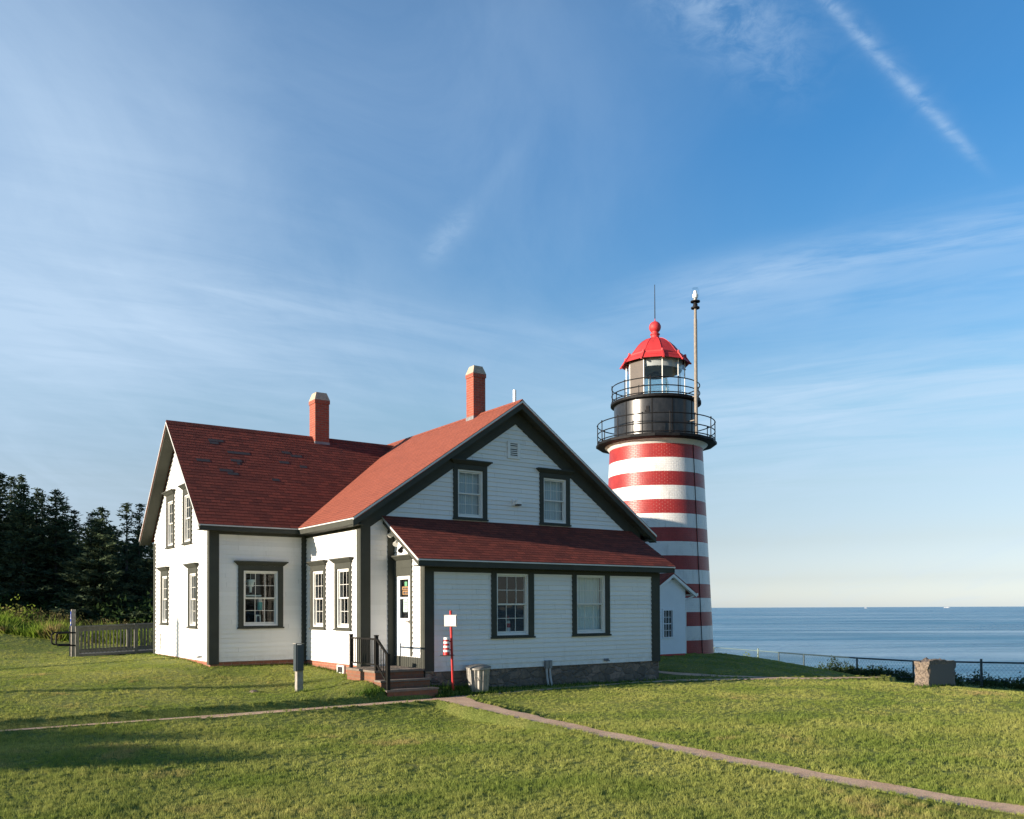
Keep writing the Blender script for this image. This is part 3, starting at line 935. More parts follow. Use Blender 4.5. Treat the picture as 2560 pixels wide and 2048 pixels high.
slope('shingle_roof', (xa0 - ra, yA - oa, zAe), (1, 0, 0), (0, 1, sA), xa1 - xa0 + 2 * ra, HA - .01, M['shingle_old'])[0]['label'] = 'lean-to roof'
# ridge caps
b = MB()
b.prism([(xL - oL, yr - .09, zRL - .09 * sL + .012), (xL - oL, yr, zRL + .03), (xL - oL, yr + .09, zRL - .09 * sL + .012)], (3.95 - xL + oL, 0, 0))
b.build('ridge_cap', M['shingle_old'], house)
b = MB()
b.prism([(wF / 2 - .1, -oF, zR - .1 * sF + .012), (wF / 2, -oF, zR + .03), (wF / 2 + .1, -oF, zR - .1 * sF + .012)], (0, YB + .3 + oF, 0))
b.build('ridge_cap', M['shingle_new'], house)
# eaves and rakes
def eave(name, pts, m_='trim'):
    b = MB()
    for a, c_ in pts:
        b.box(a, c_)
    return b.build(name, M[m_], house)
eave('fascia_board', [((xL - oL + .03, yL - oe + .01, 3.765), (-oe + .03, yL - oe + .035, 3.862)), ((xL - oL + .03, yL - oe + .036, 3.766), (0, yL - T - .005, 3.784))])
eave('drip_edge', [((xL - oL, yL - oe - .012, 3.866), (-oe - .01, yL - oe + .03, 3.893))], 'drip')
eave('fascia_board', [((-oe + .01, -oF + .03, 3.75), (-oe + .035, yL - oe + .034, 3.862)), ((-oe + .036, -oF + .03, 3.751), (-T - .003, yL - .01, 3.770))])
eave('drip_edge', [((-oe - .012, -oF, 3.866), (-oe + .03, yL - oe - .013, 3.893))], 'drip')
eave('fascia_board', [((xa0 - ra + .03, yA - oa + .01, 2.79), (xa1 + ra - .03, yA - oa + .035, 2.915)), ((xa0 - ra + .03, yA - oa + .036, 2.791), (xa1 + ra - .03, yA - T - .004, 2.81))])
eave('drip_edge', [((xa0 - ra, yA - oa - .014, 2.912), (xa1 + ra, yA - oa + .03, 2.942))], 'drip')
eave('fascia_board', [((wF + oe - .035, -oF + .03, 3.75), (wF + oe - .01, YB, 3.862)), ((wF + .004, -oF + .03, 3.751), (wF + oe - .036, YB, 3.770))])
def rake(name, p_lo, p_hi, inward, depth, top=.065, wall=.3, label=None):
    """board hung under a gable edge from p_lo up to p_hi, soffit behind it"""
    p_lo, p_hi, inward = Vector(p_lo), Vector(p_hi), Vector(inward)
    b = MB(); dn = Vector((0, 0, -1))
    q = [p_lo + dn * top, p_hi + dn * top, p_hi + dn * (top + depth), p_lo + dn * (top + depth)]
    b.prism([v + inward * .012 for v in q], inward * .026)
    s_ = [p_lo + dn * (top + depth - .03), p_hi + dn * (top + depth - .03), p_hi + dn * (top + depth - .012), p_lo + dn * (top + depth - .012)]
    b.prism([v + inward * .039 for v in s_], inward * (wall - .039 - T - .012))
    o = b.build(name, M['trim'], house)
    d = MB()
    q = [p_lo + dn * .012, p_hi + dn * .012, p_hi + dn * (top - .003), p_lo + dn * (top - .003)]
    d.prism([v - inward * .012 for v in q], inward * .05)
    d.build('drip_edge', M['drip'], house)
    return o
rake('rake_board', (xL - oL, yL - oe, zE), (xL - oL, yr, zRL), (1, 0, 0), .10, wall=oL)
rake('rake_board', (xL - oL, yB + oe, zE), (xL - oL, yr, zRL), (1, 0, 0), .10, wall=oL)
rake('rake_board', (-oe, -oF, zE), (wF / 2, -oF, zR), (0, 1, 0), .155, wall=oF)
rake('rake_board', (wF + oe, -oF, zE), (wF / 2, -oF, zR), (0, 1, 0), .155, wall=oF)
rake('rake_board', (xa0 - ra, yA - oa, zAe), (xa0 - ra, -.04, zAt - .025), (1, 0, 0), .11, wall=ra)
rake('rake_board', (xa1 + ra, yA - oa, zAe), (xa1 + ra, -.04, zAt - .025), (-1, 0, 0), .11, wall=ra)
# chimneys
def chimney(x0, x1, y0, y1, zb, zc, zt, fl):
    b = MB(); b.box((x0, y0, zb), (x1, y1, zc - .10)); b.box((x0 - .018, y0 - .018, zc - .0995), (x1 + .018, y1 + .018, zc))
    ch = b.build('chimney', M['brick'], house)
    c_ = MB(); e = .02; t = .055
    lo_ = [Vector((x, y, zc + .001)) for y in (y0 - e, y1 + e) for x in (x0 - e, x1 + e)]
    hi_ = [Vector((x, y, zt)) for y in (y0 + t, y1 - t) for x in (x0 + t, x1 - t)]
    c_.hexa(lo_ + hi_)
    c_.build('chimney_cap', M['concrete'], ch)
    f = MB(); f.box((x0 - .012, y0 - .012, zb), (x1 + .012, y1 + .012, fl))
    f.build('flashing', M['flash'], ch)
chimney(1.29, 1.72, 5.79, 6.22, 6.4, 7.94, 8.17, 6.72)
chimney(4.05, 4.43, 1.62, 1.98, 6.7, 8.20, 8.42, 7.04)
MB().tube((4.34, .12, 7.0), (4.34, .12, 7.46), .042, .042, 14).build('vent_pipe', M['white'], house, True)
# windows
def window(P, cs, op, cornice, blind, label):
    s0, s1, z0, z1 = cs; a0, a1, c0, c1 = op
    b = MB()
    b.fbox(P, s0, a0, z0 + .04, z1, -.01, T + .008); b.fbox(P, a1, s1, z0 + .04, z1, -.01, T + .008)
    b.fbox(P, a0 + .0005, a1 - .0005, c1, z1 - .001, -.01, T + .006)
    b.fbox(P, s0 - .02, s1 + .02, z0, z0 + .0395, -.01, T + .035)                 # sill
    if c0 - z0 > .045:
        b.fbox(P, a0 + .0005, a1 - .0005, z0 + .041, c0, -.01, T + .012)
    w = b.build('window', M['trim'], house)
    if label:
        w['label'] = label
    if cornice:
        k = MB(); e0, e1 = .012, .105
        lo_ = [P(x, z1 + .001, o) for o in (-.01, T + .02) for x in (s0 - e0, s1 + e0)]
        mi_ = [P(x, z1 + .075, o) for o in (-.01, T + .085) for x in (s0 - e1 + .015, s1 + e1 - .015)]
        k.hexa(lo_ + mi_)
        k.fbox(P, s0 - e1, s1 + e1, z1 + .0755, z1 + .108, -.01, T + .10)
        k.build('cornice', M['trim'], w)
    fr = MB(); f = .036
    for q in ((a0, a0 + f, c0, c1), (a1 - f, a1, c0, c1), (a0 + f + .0005, a1 - f - .0005, c0, c0 + f), (a0 + f + .0005, a1 - f - .0005, c1 - f, c1)):
        fr.fbox(P, *q, -.13, .012)
    fr.build('frame', M['white'], w)
    i0, i1, j0, j1 = a0 + f, a1 - f, c0 + f, c1 - f
    mid = (j0 + j1) / 2
    gl_ = MB()
    for (u0, u1, oo) in ((mid - .012, j1, -.022), (j0, mid + .016, -.054)):
        sm = MB(); t = .034; bt = .055 if oo < -.04 else .034
        sm.fbox(P, i0 + .001, i0 + t, u0, u1, oo - .03, oo); sm.fbox(P, i1 - t, i1 - .001, u0, u1, oo - .03, oo)
        sm.fbox(P, i0 + t + .0004, i1 - t - .0004, u0, u0 + bt, oo - .03, oo); sm.fbox(P, i0 + t + .0004, i1 - t - .0004, u1 - t, u1, oo - .03, oo)
        g0, g1, h0, h1 = i0 + t, i1 - t, u0 + bt, u1 - t
        mw = .0065
        for k in (1, 2):
            x = g0 + (g1 - g0) * k / 3
            sm.fbox(P, x - mw, x + mw, h0, h1, oo - .013, oo - .003)
        zz = (h0 + h1) / 2
        sm.fbox(P, g0, g1, zz - mw, zz + mw, oo - .0125, oo - .0035)
        sm.build('sash', M['sash'], w)
        gl_.face([P(g0, h0, oo - .016), P(g1, h0, oo - .016), P(g1, h1, oo - .016), P(g0, h1, oo - .016)])
    gl_.build('pane', M['glass'], w)
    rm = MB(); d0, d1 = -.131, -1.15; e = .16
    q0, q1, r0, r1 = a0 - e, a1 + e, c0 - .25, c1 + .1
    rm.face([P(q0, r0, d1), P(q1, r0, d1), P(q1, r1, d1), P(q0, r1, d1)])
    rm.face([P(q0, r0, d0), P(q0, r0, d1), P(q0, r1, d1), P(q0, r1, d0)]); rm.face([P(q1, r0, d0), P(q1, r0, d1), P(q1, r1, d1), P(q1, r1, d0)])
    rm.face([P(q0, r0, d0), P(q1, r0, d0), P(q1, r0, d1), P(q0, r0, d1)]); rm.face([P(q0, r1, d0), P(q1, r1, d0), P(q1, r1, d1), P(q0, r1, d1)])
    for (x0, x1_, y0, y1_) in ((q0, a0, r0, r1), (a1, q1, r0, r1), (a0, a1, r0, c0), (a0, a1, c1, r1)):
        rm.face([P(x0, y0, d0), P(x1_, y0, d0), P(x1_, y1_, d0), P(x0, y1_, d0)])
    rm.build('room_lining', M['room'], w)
    if blind:
        bl = MB(); n = 22; lo_b = j0 + (.02 if blind == 'skyblind' else .04)
        for k in range(n):
            x0 = i0 + (i1 - i0) * k / n; x1_ = i0 + (i1 - i0) * (k + 1) / n
            oA = -.16 - .012 * (k % 2); oB = -.16 - .012 * ((k + 1) % 2)
            bl.face([P(x0, lo_b, oA), P(x1_, lo_b, oB), P(x1_, j1, oB), P(x0, j1, oA)])
        bl.build('blind', M[blind], w)
    return w
for w in WIN:
    window(*w[1:])
# door in the lean-to's left end
dr = MB()
P = PAl
dr.fbox(P, -.80, -.10, .80, 1.66, -.035, .010); dr.fbox(P, -.80, -.69, 1.661, 2.54, -.035, .010); dr.fbox(P, -.27, -.10, 1.661, 2.54, -.035, .010)
dr.fbox(P, -.80, -.10, 2.541, 2.62, -.035, .010); dr.fbox(P, -.69, -.27, 2.10, 2.14, -.03, .004)
dr.fbox(P, -.80, -.10, .575, .799, -.035, .008)
door = dr.build('door', M['white'], house)
door['label'] = 'white door with a tall narrow glass'
g = MB(); g.face([P(-.69, 1.66, -.012), P(-.27, 1.66, -.012), P(-.27, 2.54, -.012), P(-.69, 2.54, -.012)]); g.build('pane', M['glass'], door)
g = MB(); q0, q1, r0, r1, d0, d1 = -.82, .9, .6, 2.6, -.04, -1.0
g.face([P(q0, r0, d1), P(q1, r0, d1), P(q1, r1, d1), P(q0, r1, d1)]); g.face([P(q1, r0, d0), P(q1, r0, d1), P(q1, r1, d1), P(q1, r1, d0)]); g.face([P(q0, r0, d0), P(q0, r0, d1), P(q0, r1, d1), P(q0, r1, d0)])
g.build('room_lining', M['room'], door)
g = MB()
g.fbox(P, -.755, -.715, 1.54, 1.62, .010, .022); g.fbox(P, -.75, -.62, 1.575, 1.60, .040, .055); g.fbox(P, -.745, -.72, 1.578, 1.597, .022, .040)
g.build('handle', M['galv'], door)
g = MB()
g.fbox(P, -.66, -.32, 2.30, 2.38, -.032, -.028, M['orange']); g.fbox(P, -.66, -.34, 2.195, 2.285, -.032, -.028, M['orange']); g.fbox(P, -.56, -.44, 2.385, 2.49, -.032, -.028, M['greencard'])
for k, (a, c_) in enumerate(((-.62, -.58), (-.56, -.50), (-.48, -.44), (-.42, -.36))):
    g.fbox(P, a, c_, 2.315, 2.355, -.0275, -.027, M['ink'])
for k, (a, c_) in enumerate(((-.63, -.56), (-.54, -.49), (-.47, -.38))):
    g.fbox(P, a, c_, 2.215, 2.262, -.0275, -.027, M['ink'])
g.build('notice', None, door)['label'] = 'orange and green open notice behind the door glass'
g = MB(); g.fbox(P, -.585, -.375, 1.80, 2.09, -.032, -.029, M['paper'])
for k in range(4):
    g.fbox(P, -.55, -.42, 1.86 + .05 * k, 1.872 + .05 * k, -.0285, -.028, M['ink'])
g.build('notice', None, door)['label'] = 'pale paper notice behind the door glass'
dt = MB()
dt.fbox(P, -.885, -.805, .81, 2.62, -.01, T); dt.fbox(P, -.095, -.002, .81, 2.62, -.01, T); dt.fbox(P, -.885, -.002, 2.621, 2.98, -.01, T + .003); dt.fbox(P, -.885, -.002, 2.80, 2.812, T + .0035, T + .012)
casing = dt.build('door_casing', M['trim'], house)
k = MB()
lo_ = [P(x, 2.981, o) for o in (-.01, T + .02) for x in (-.90, .0)]; mi_ = [P(x, 3.055, o) for o in (-.01, T + .10) for x in (-.965, .0)]
k.hexa(lo_ + mi_); k.fbox(P, -.985, .0, 3.056, 3.088, -.01, T + .115)
k.build('cornice', M['trim'], casing)
# flood lamps under the lean-to verge, wall lamp, gable vent, small fittings
for (s, z, tilt) in ((-.16, 3.60, 0), (-.42, 3.38, 1), (-.66, 3.22, 2)):
    q = MB(); c0 = PAl(s, z, .17)
    aim = Vector((-.5, -.45, -.6)).normalized()
    q.tube(c0 + Vector((.14, 0, .05)), c0, .02, .02, 8)
    q.tube(c0 - aim * .05, c0 + aim * .06, .028, .055, 12); q.tube(c0 + aim * .0605, c0 + aim * .085, .060, .060, 12)
    q.build('flood_lamp', M['sash'] if tilt != 2 else M['black'], house, True)
v = MB()
v.fbox(PF, 4.01, 4.09, 5.66, 6.10, .0, .045); v.fbox(PF, 4.32, 4.39, 5.66, 6.10, .0, .045); v.fbox(PF, 4.0905, 4.3195, 5.66, 5.71, .0, .045); v.fbox(PF, 4.0905, 4.3195, 6.05, 6.10, .0, .045)
vent = v.build('gable_vent', M['siding'], house)
v = MB()
for k in range(7):
    z = 5.718 + k * .048
    v.fbox(PF, 4.091, 4.319, z, z + .020, .020, .042)
v.build('slat', M['siding'], vent)
v = MB(); v.fbox(PF, 4.0906, 4.3194, 5.711, 6.049, .017, .0185); v.build('vent_backing', M['dark_slot'], vent)
v = MB(); v.fbox(PF, 4.14, 4.34, 4.47, 4.63, .0, .06); v.fbox(PF, 4.20, 4.34, 4.50, 4.61, .061, .19); v.fbox(PF, 4.21, 4.33, 4.47, 4.499, .07, .18, M['dark_slot'])
v.mats = [M['white'], M['dark_slot']]; v.mi = [0] * 12 + [1] * 6; v.build('wall_lamp', None, house)
v = MB()
for x in (4.10, 4.20):
    v.fbox(PA, x - .043, x + .043, .44, .63, .02, .10, M['flash'])
    v.path([PA(x, .45, .06), PA(x + .015, .25, .06), PA(x + .05, -.02, .08)], .026, 10, M['pvc'])
v.build('conduit', None, house)
v = MB(); v.fbox(PA, 5.93, 6.06, .55, .61, .02, .06); v.tube(PA(5.96, .58, .06), PA(5.95, .55, .12), .018, .014); v.tube(PA(6.03, .58, .06), PA(6.03, .55, .12), .018, .014)
v.build('wall_tap', M['flash'], house)
v = MB(); v.path([PLl(8.0, 1.22, .03), PLl(8.0, .75, .03)], .022, 8); v.fbox(PLl, 7.96, 8.16, .98, 1.10, .01, .05)
v.build('wall_pipe', M['sash'], house)
v = MB(); v.tube(PLl(4.05, .72, .0), PLl(4.05, .70, .10), .018); v.tube(PLl(3.93, .72, .0), PLl(3.93, .70, .10), .018); v.fbox(PLl, 3.88, 4.10, .70, .735, .012, .03)
v.build('wall_tap', M['flash'], house)
v = MB(); v.fbox(PLl, 5.95, 7.1, .40, .50, .05, .42); v.build('stoop_slab', M['concrete'], house)
v = MB(); v.fbox(PFl, .86, 1.24, .36, .56, .0, .05, M['white']); v.fbox(PFl, .91, 1.19, .39, .52, .051, .053, M['dark_slot'])
v.build('basement_window', None, house)

# ------------------------------------------------------------------ goods inside the front window
q = MB(); q.tube((-1.36, 3.50, 2.62), (-1.36, 3.50, 2.56), .10, .12, 12); q.tube((-1.36, 3.50, 2.559), (-1.36, 3.50, 2.44), .09, .07, 12); q.tube((-1.36, 3.50, 2.439), (-1.36, 3.50, 2.30), .035, .03, 10); q.box((-1.50, 3.45, 2.20), (-1.10, 3.60, 2.235)); q.tube((-1.36, 3.50, 2.621), (-1.36, 3.50, 2.85), .005)
tag(q.build('hanging_ornament', M['paper'], loc=(-1.36, 3.5, 2.2)), 'pale hanging ornament seen through the large ground floor window', 'ornament')
q = MB(); q.tube((-1.10, 3.56, 1.86), (-1.10, 3.56, 2.06), .06, .06, 12, M['teal']); q.tube((-1.10, 3.56, 2.061), (-1.10, 3.56, 2.14), .062, .05, 12, M['white']); q.tube((-1.10, 3.56, 1.55), (-1.10, 3.56, 1.859), .012, .012, 8, M['wood'])
tag(q.build('display_tin', None, loc=(-1.10, 3.56, 1.5)), 'teal and white display item standing behind the same window glass', 'ornament')
q = MB(); q.hexa([Vector(p) for p in ((-1.22, 3.50, 1.52), (-1.10, 3.50, 1.52), (-1.22, 3.53, 1.52), (-1.10, 3.53, 1.52), (-1.20, 3.56, 1.74), (-1.08, 3.56, 1.74), (-1.20, 3.59, 1.74), (-1.08, 3.59, 1.74))], M['paper'])
q.hexa([Vector(p) for p in ((-1.195, 3.493, 1.55), (-1.125, 3.493, 1.55), (-1.195, 3.503, 1.55), (-1.125, 3.503, 1.55), (-1.18, 3.548, 1.71), (-1.11, 3.548, 1.71), (-1.18, 3.553, 1.71), (-1.11, 3.553, 1.71))], M['ink'])
tag(q.build('picture_frame', None, loc=(-1.15, 3.52, 1.52)), 'small propped picture frame on the sill inside the ground floor window', 'picture frame')
q = MB(); q.tube((3.30, -1.05, 1.30), (3.30, -1.05, 1.42), .06, .055, 14, M['white']); q.tube((3.30, -1.05, 1.421), (3.30, -1.05, 1.52), .055, .05, 14, M['redpaint']); q.tube((3.30, -1.05, 1.521), (3.30, -1.05, 1.58), .05, .046, 14, M['white']); q.tube((3.30, -1.05, 1.581), (3.30, -1.05, 1.64), .035, .035, 12, M['mesh']); q.tube((3.30, -1.05, 1.641), (3.30, -1.05, 1.70), .045, .0, 12, M['redpaint'])
tag(q.build('model_lighthouse', None, loc=(3.3, -1.05, 1.3)), 'little red and white model lighthouse inside the dark lean-to window', 'ornament')

# ------------------------------------------------------------------ entrance steps with railing
st = thing('entrance_steps', 'brown brick entrance steps with black railing at the white door', 'steps', (.2, -1.5, 0))
b = MB(); b.box((-.36, yA, -.1), (xa0 - T - .004, -.03, .53)); b.build('landing_base', M['brickstep'], st)
b = MB(); b.box((-.39, yA - .03, .531), (xa0 - T - .005, -.032, .575)); b.build('landing', M['landing'], st)
for y0, y1, z in ((-1.71, yA - .004, .345), (-1.99, -1.714, .165)):
    b = MB(); b.box((-.36, y0, -.1), (.83 if y0 < -1.8 else .80, y1, z - .001)); s_ = b.build('step', M['brickstep'], st)
    b = MB(); b.box((-.385, y0 - .025, z), (.845 if y0 < -1.8 else .815, y1, z + .038)); b.build('tread', M['landing'], s_)
rl = MB()
p1, p2, p3 = Vector((-.31, -.14, .576)), Vector((-.31, -1.39, .576)), Vector((-.31, -1.93, .204))
topz = lambda p, h: p + Vector((0, 0, h))
rl.bar(topz(p1, .66), topz(p2, .66), .045, .035); rl.bar(topz(p1, .12), topz(p2, .12), .03, .03)
rl.bar(topz(p2, .68), topz(p3, .70), .045, .035); rl.bar(topz(p2, .14), topz(p3, .12), .03, .03)
rail = rl.build('railing', M['railblack'], st)
for p in (p1, p2, p3):
    b = MB(); b.box((p.x - .032, p.y - .032, p.z), (p.x + .032, p.y + .032, p.z + .72)); b.box((p.x - .038, p.y - .038, p.z + .7205), (p.x + .038, p.y + .038, p.z + .745))
    b.build('post', M['railblack'], rail)
for k in range(1, 12):
    y = p1.y + (p2.y - p1.y) * k / 12
    MB().box((-.317, y - .008, .69), (-.303, y + .008, 1.24)).build('baluster', M['railblack'], rail)
for k in range(1, 5):
    t = k / 5; y = p2.y + (p3.y - p2.y) * t; z = p2.z + (p3.z - p2.z) * t
    MB().box((-.317, y - .008, z + .13), (-.303, y + .008, z + .69)).build('baluster', M['railblack'], rail)

# ------------------------------------------------------------------ post, sign pole, bin
gp = gz(-1.70, -.6)
t = thing('marker_post', 'grey wooden post with a slate blue sign box standing on the lawn', 'signpost', (-1.70, -.6, gp))
MB().box((-1.765, -.66, gp - .15), (-1.635, -.53, 1.12)).build('post', M['wood'], t)
b = MB(); b.box((-1.785, -.715, .60), (-1.645, -.661, 1.13)); b.box((-1.81, -.70, .585), (-1.786, -.56, 1.15))
b.build('sign_board', M['board'], t)
MB().box((-1.82, -.725, 1.151), (-1.635, -.53, 1.165)).build('cap', M['wood'], t)
gp = gz(1.32, -1.8)
t = thing('sign_pole', 'leaning red metal pole with a blank white square and a striped can', 'sign pole', (1.32, -1.80, gp))
MB().tube((1.325, -1.80, gp - .1), (1.265, -1.80, 1.83), .028, .028, 14).build('pole', M['redpaint'], t, True)
b = MB(); ux = Vector((.62, -.78, 0)); un = Vector((-.78, -.62, 0)); Ps = lambda s_, z_, o_=0.0: Vector((1.272, -1.80, 0)) + ux * s_ + un * (.034 + o_) + Vector((0, 0, z_))
b.fbox(Ps, -.130, .130, 1.50, 1.725, .0, .013, M['signwhite']); b.fbox(Ps, -.146, .146, 1.484, 1.741, -.006, -.0005, M['wood'])
b.build('sign_plate', None, t)
b = MB(); cx, cy = 1.135, -1.84
zz = [.90, .965, 1.01, 1.055, 1.10, 1.145, 1.19, 1.23, 1.28]
for k in range(8):
    b.tube((cx, cy, zz[k] - .025), (cx, cy, zz[k + 1] - .025), .070 - .0015 * k, .070 - .0015 * (k + 1), 20, M['redpaint'] if k % 2 == 0 else M['white'])
b.build('donation_can', None, t, True)
b = MB(); b.box((1.02, -1.90, .862), (1.30, -1.76, .874)); b.tube((1.20, -1.82, .98), (1.28, -1.80, .98), .012); b.tube((1.20, -1.82, 1.16), (1.28, -1.80, 1.16), .012)
b.build('bracket', M['black'], t)
gp = .045
t = thing('trash_can', 'dented galvanised trash can with lid beside the stone foundation', 'trash can', (2.0, -1.76, gp))
b = MB(); n = 60
R0, R1, H0 = .225, .262, .50
for k in range(n):
    f = lambda j: 1.0 if (j % 4) in (0, 1) else .925
    a0, a1 = 2 * math.pi * k / n, 2 * math.pi * (k + 1) / n
    Pc = lambda r, a, z: Vector((2.0 + r * math.cos(a), -1.76 + r * math.sin(a), gp + z))
    b.face([Pc(R0 * f(k), a0, 0), Pc(R0 * f(k + 1), a1, 0), Pc(R1 * f(k + 1), a1, H0), Pc(R1 * f(k), a0, H0)])
b.lathe([(R1 * .98, H0), (R1 * 1.03, H0), (R1 * 1.03, H0 + .02), (R1 * .98, H0 + .02)], (2.0, -1.76, gp), 32); b.lathe([(0, .001), (R0, .001)], (2.0, -1.76, gp), 20)
b.build('body', M['galv'], t)
b = MB(); b.lathe([(.275, 0), (.282, -.03), (.288, -.03), (.285, .006), (.20, .035), (.06, .055), (0, .058)], (0, 0, 0), 32)
tilt = Matrix.Rotation(R(5), 4, 'X') @ Matrix.Rotation(R(-3), 4, 'Y')
b.v = [Vector((2.0, -1.76, gp + H0 + .035)) + (tilt @ v) for v in b.v]
b.build('lid', M['galv'], t, True)
b = MB(); hx = Vector((2.0 - .26 * .6, -1.76 - .26 * .8, gp + .30))
b.path([hx + Vector((-.05, .035, .03)), hx + Vector((-.06, .0, -.04)), hx + Vector((.03, -.06, -.04)), hx + Vector((.05, -.035, .03))], .008)
b.build('handle', M['galv'], t)

# ------------------------------------------------------------------ lighthouse
TX, TY, TZ = 13.96, 4.92, 0.0     # built at its own origin, placed and sized below
tw = thing('lighthouse', 'red and white striped brick lighthouse with black gallery and red dome', 'lighthouse', (TX, TY, .27))
Cc = (TX, TY, 0)
rz = lambda z: 1.997 + (1.667 - 1.997) * (z - .27) / (7.54 - .27)
b = MB(); zs = np.linspace(-.1, 7.54, 24)
b.lathe([(rz(z), z) for z in zs], Cc, 72, None, uvr=1.85)
b.build('tower', M['tower'], tw, True)
b = MB(); b.lathe([(1.66, 7.535), (1.70, 7.56), (1.72, 7.60), (1.80, 7.66), (1.86, 7.70)], Cc, 72); b.build('cornice', M['white'], tw, True)
b = MB(); b.lathe([(1.78, 7.685), (2.0, 7.69), (2.13, 7.70), (2.165, 7.72), (2.165, 7.80), (2.12, 7.82), (1.4, 7.83)], Cc, 16); b.build('gallery_deck', M['black'], tw)
def drumpt(r, a, z):
    return Vector((TX + r * math.cos(a), TY + r * math.sin(a), z))
b = MB(); b.lathe([(1.497, 7.82), (1.497, 9.16)], Cc, 72); drum = b.build('drum', M['drum'], tw, True)
ca = math.atan2(CAM.y - TY, CAM.x - TX)
b = MB()
for a, w in ((ca - .08, .022), (ca + .40, .018), (ca - .75, .018), (ca + 1.0, .018)):
    b.fbox(lambda s, z, o: drumpt(1.497 + o, a + s / 1.5, z), -w, w, 7.85, 9.15, -.002, .012)
b.box((0, 0, 0), (0.001, 0.001, 0.001)) if False else None
b.fbox(lambda s, z, o: drumpt(1.497 + o, ca - .18 + s / 1.5, z), -.10, .06, 8.68, 8.74, 0, .03); b.fbox(lambda s, z, o: drumpt(1.497 + o, ca - .18 + s / 1.5, z), -.05, .05, 8.74, 8.88, 0, .03)
b.build('seam', M['black'], drum)
b = MB(); b.lathe([(1.497, 9.14), (1.58, 9.165), (1.625, 9.19), (1.625, 9.27), (1.59, 9.29), (.9, 9.30)], Cc, 48); b.build('gallery_deck', M['black'], tw)
def gallery_rail(r, z0, h, n, ph, gap=None):
    b = MB(); nn = 64; rr = .019
    o = None
    for zz in (z0 + h, z0 + h * .5, z0 + .05):
        b = MB()
        for k in range(nn):
            b.tube(drumpt(r, 2 * math.pi * k / nn, zz), drumpt(r, 2 * math.pi * (k + 1) / nn, zz), rr, rr, 6, caps=False)
        q = b.build('gallery_railing' if o is None else 'rail', M['black'], tw if o is None else o, True)
        o = q if o is None else o
    for k in range(n):
        a = 2 * math.pi * (k + ph) / n
        p = MB(); p.tube(drumpt(r, a, z0), drumpt(r, a, z0 + h + .01), .021, .018, 6); p.tube(drumpt(r + .004, a, z0 + h + .0105), drumpt(r + .004, a, z0 + h + .045), .030, .026, 8)
        p.build('post', M['black'], o)
gallery_rail(2.10, 7.82, .68, 14, .30)
gallery_rail(1.575, 9.29, .56, 10, .1)
# lantern room: ten sides
NL = 10
ph = ca + R(13.5) - 2 * math.pi / NL * 0
ang = [ph + 2 * math.pi * k / NL for k in range(NL)]
rl_ = 1.05
b = MB()
for a in ang:
    b.tube(drumpt(rl_, a, 9.29), drumpt(rl_, a, 10.80), .018, .018, 8)
b.build('mullion', M['sash'], tw, True)
b = MB(); b.lathe([(rl_ + .03, 9.301), (rl_ + .03, 9.36), (rl_ - .05, 9.36)], Cc, NL, phase=ang[0]); b.lathe([(rl_ + .03, 10.75), (rl_ + .03, 10.83), (rl_ - .06, 10.83)], Cc, NL, phase=ang[0])
b.build('lantern_sill', M['black'], tw)
g = MB(); pn = MB()
for k in range(NL):
    a0, a1 = ang[k], ang[(k + 1) % NL]
    q = [drumpt(rl_, a0, 9.36), drumpt(rl_, a1, 9.36), drumpt(rl_, a1, 10.75), drumpt(rl_, a0, 10.75)]
    mid = (math.atan2(q[0].y + q[1].y - 2 * TY, q[0].x + q[1].x - 2 * TX) - ca + math.pi) % (2 * math.pi) - math.pi
    if R(-50) < mid < R(-28):
        pn.face(q)
    else:
        g.face(q)
g.build('lantern_glass', M['lanternglass'], tw)
if pn.f:
    pn.build('blank_panel', M['lanternpanel'], tw)
b = MB(); b.lathe([(.40, 9.31), (.44, 9.36), (.46, 9.42)], Cc, 24, M['mesh'])
prof = []
for k in range(15):
    z = 9.42 + k * .055
    rr = .46 * math.cos((k - 7) / 7 * .62)
    prof += [(rr, z), (rr + .035, z + .028), (rr, z + .054)]
b.lathe(prof, Cc, 24, M['lens']); b.lathe([(.36, 10.245), (.30, 10.30), (.10, 10.42)], Cc, 24, M['mesh'])
b.build('lens', None, tw, False)
b = MB(); b.lathe([(rl_ - .06, 10.74), (rl_ - .10, 10.42), (rl_ - .22, 10.44), (rl_ - .30, 10.70), (0, 10.78)], Cc, 24); b.build('lantern_hood', M['hood'], tw, True)
b = MB()
dome = [(1.13, 10.80), (1.225, 10.66), (1.245, 10.665), (1.10, 10.87), (1.06, 10.90), (1.06, 10.95), (.98, 10.97), (.90, 11.06), (.81, 11.18), (.69, 11.33), (.54, 11.47), (.37, 11.58), (.23, 11.63), (.18, 11.64)]
b.lathe(dome, Cc, NL, phase=ang[0])
b.lathe([(1.16, 10.80), (.0, 10.835)], Cc, NL, phase=ang[0])
dm = b.build('dome', M['redroof'], tw)
b = MB()
for a in ang:
    for (r0, z0), (r1, z1) in zip(dome[6:-1], dome[7:]):
        b.bar(drumpt(r0, a, z0 + .004), drumpt(r1, a, z1 + .004), .016, .012)
    b.bar(drumpt(1.235, a, 10.67), drumpt(1.06, a, 10.925), .07, .06); b.tube(drumpt(1.18, a, 10.68), drumpt(1.29, a, 10.64), .045, .03, 8); b.tube(drumpt(1.07, a, 10.90), drumpt(1.07, a, 10.99), .05, .04, 8)
b.build('rib', M['redroof'], dm)
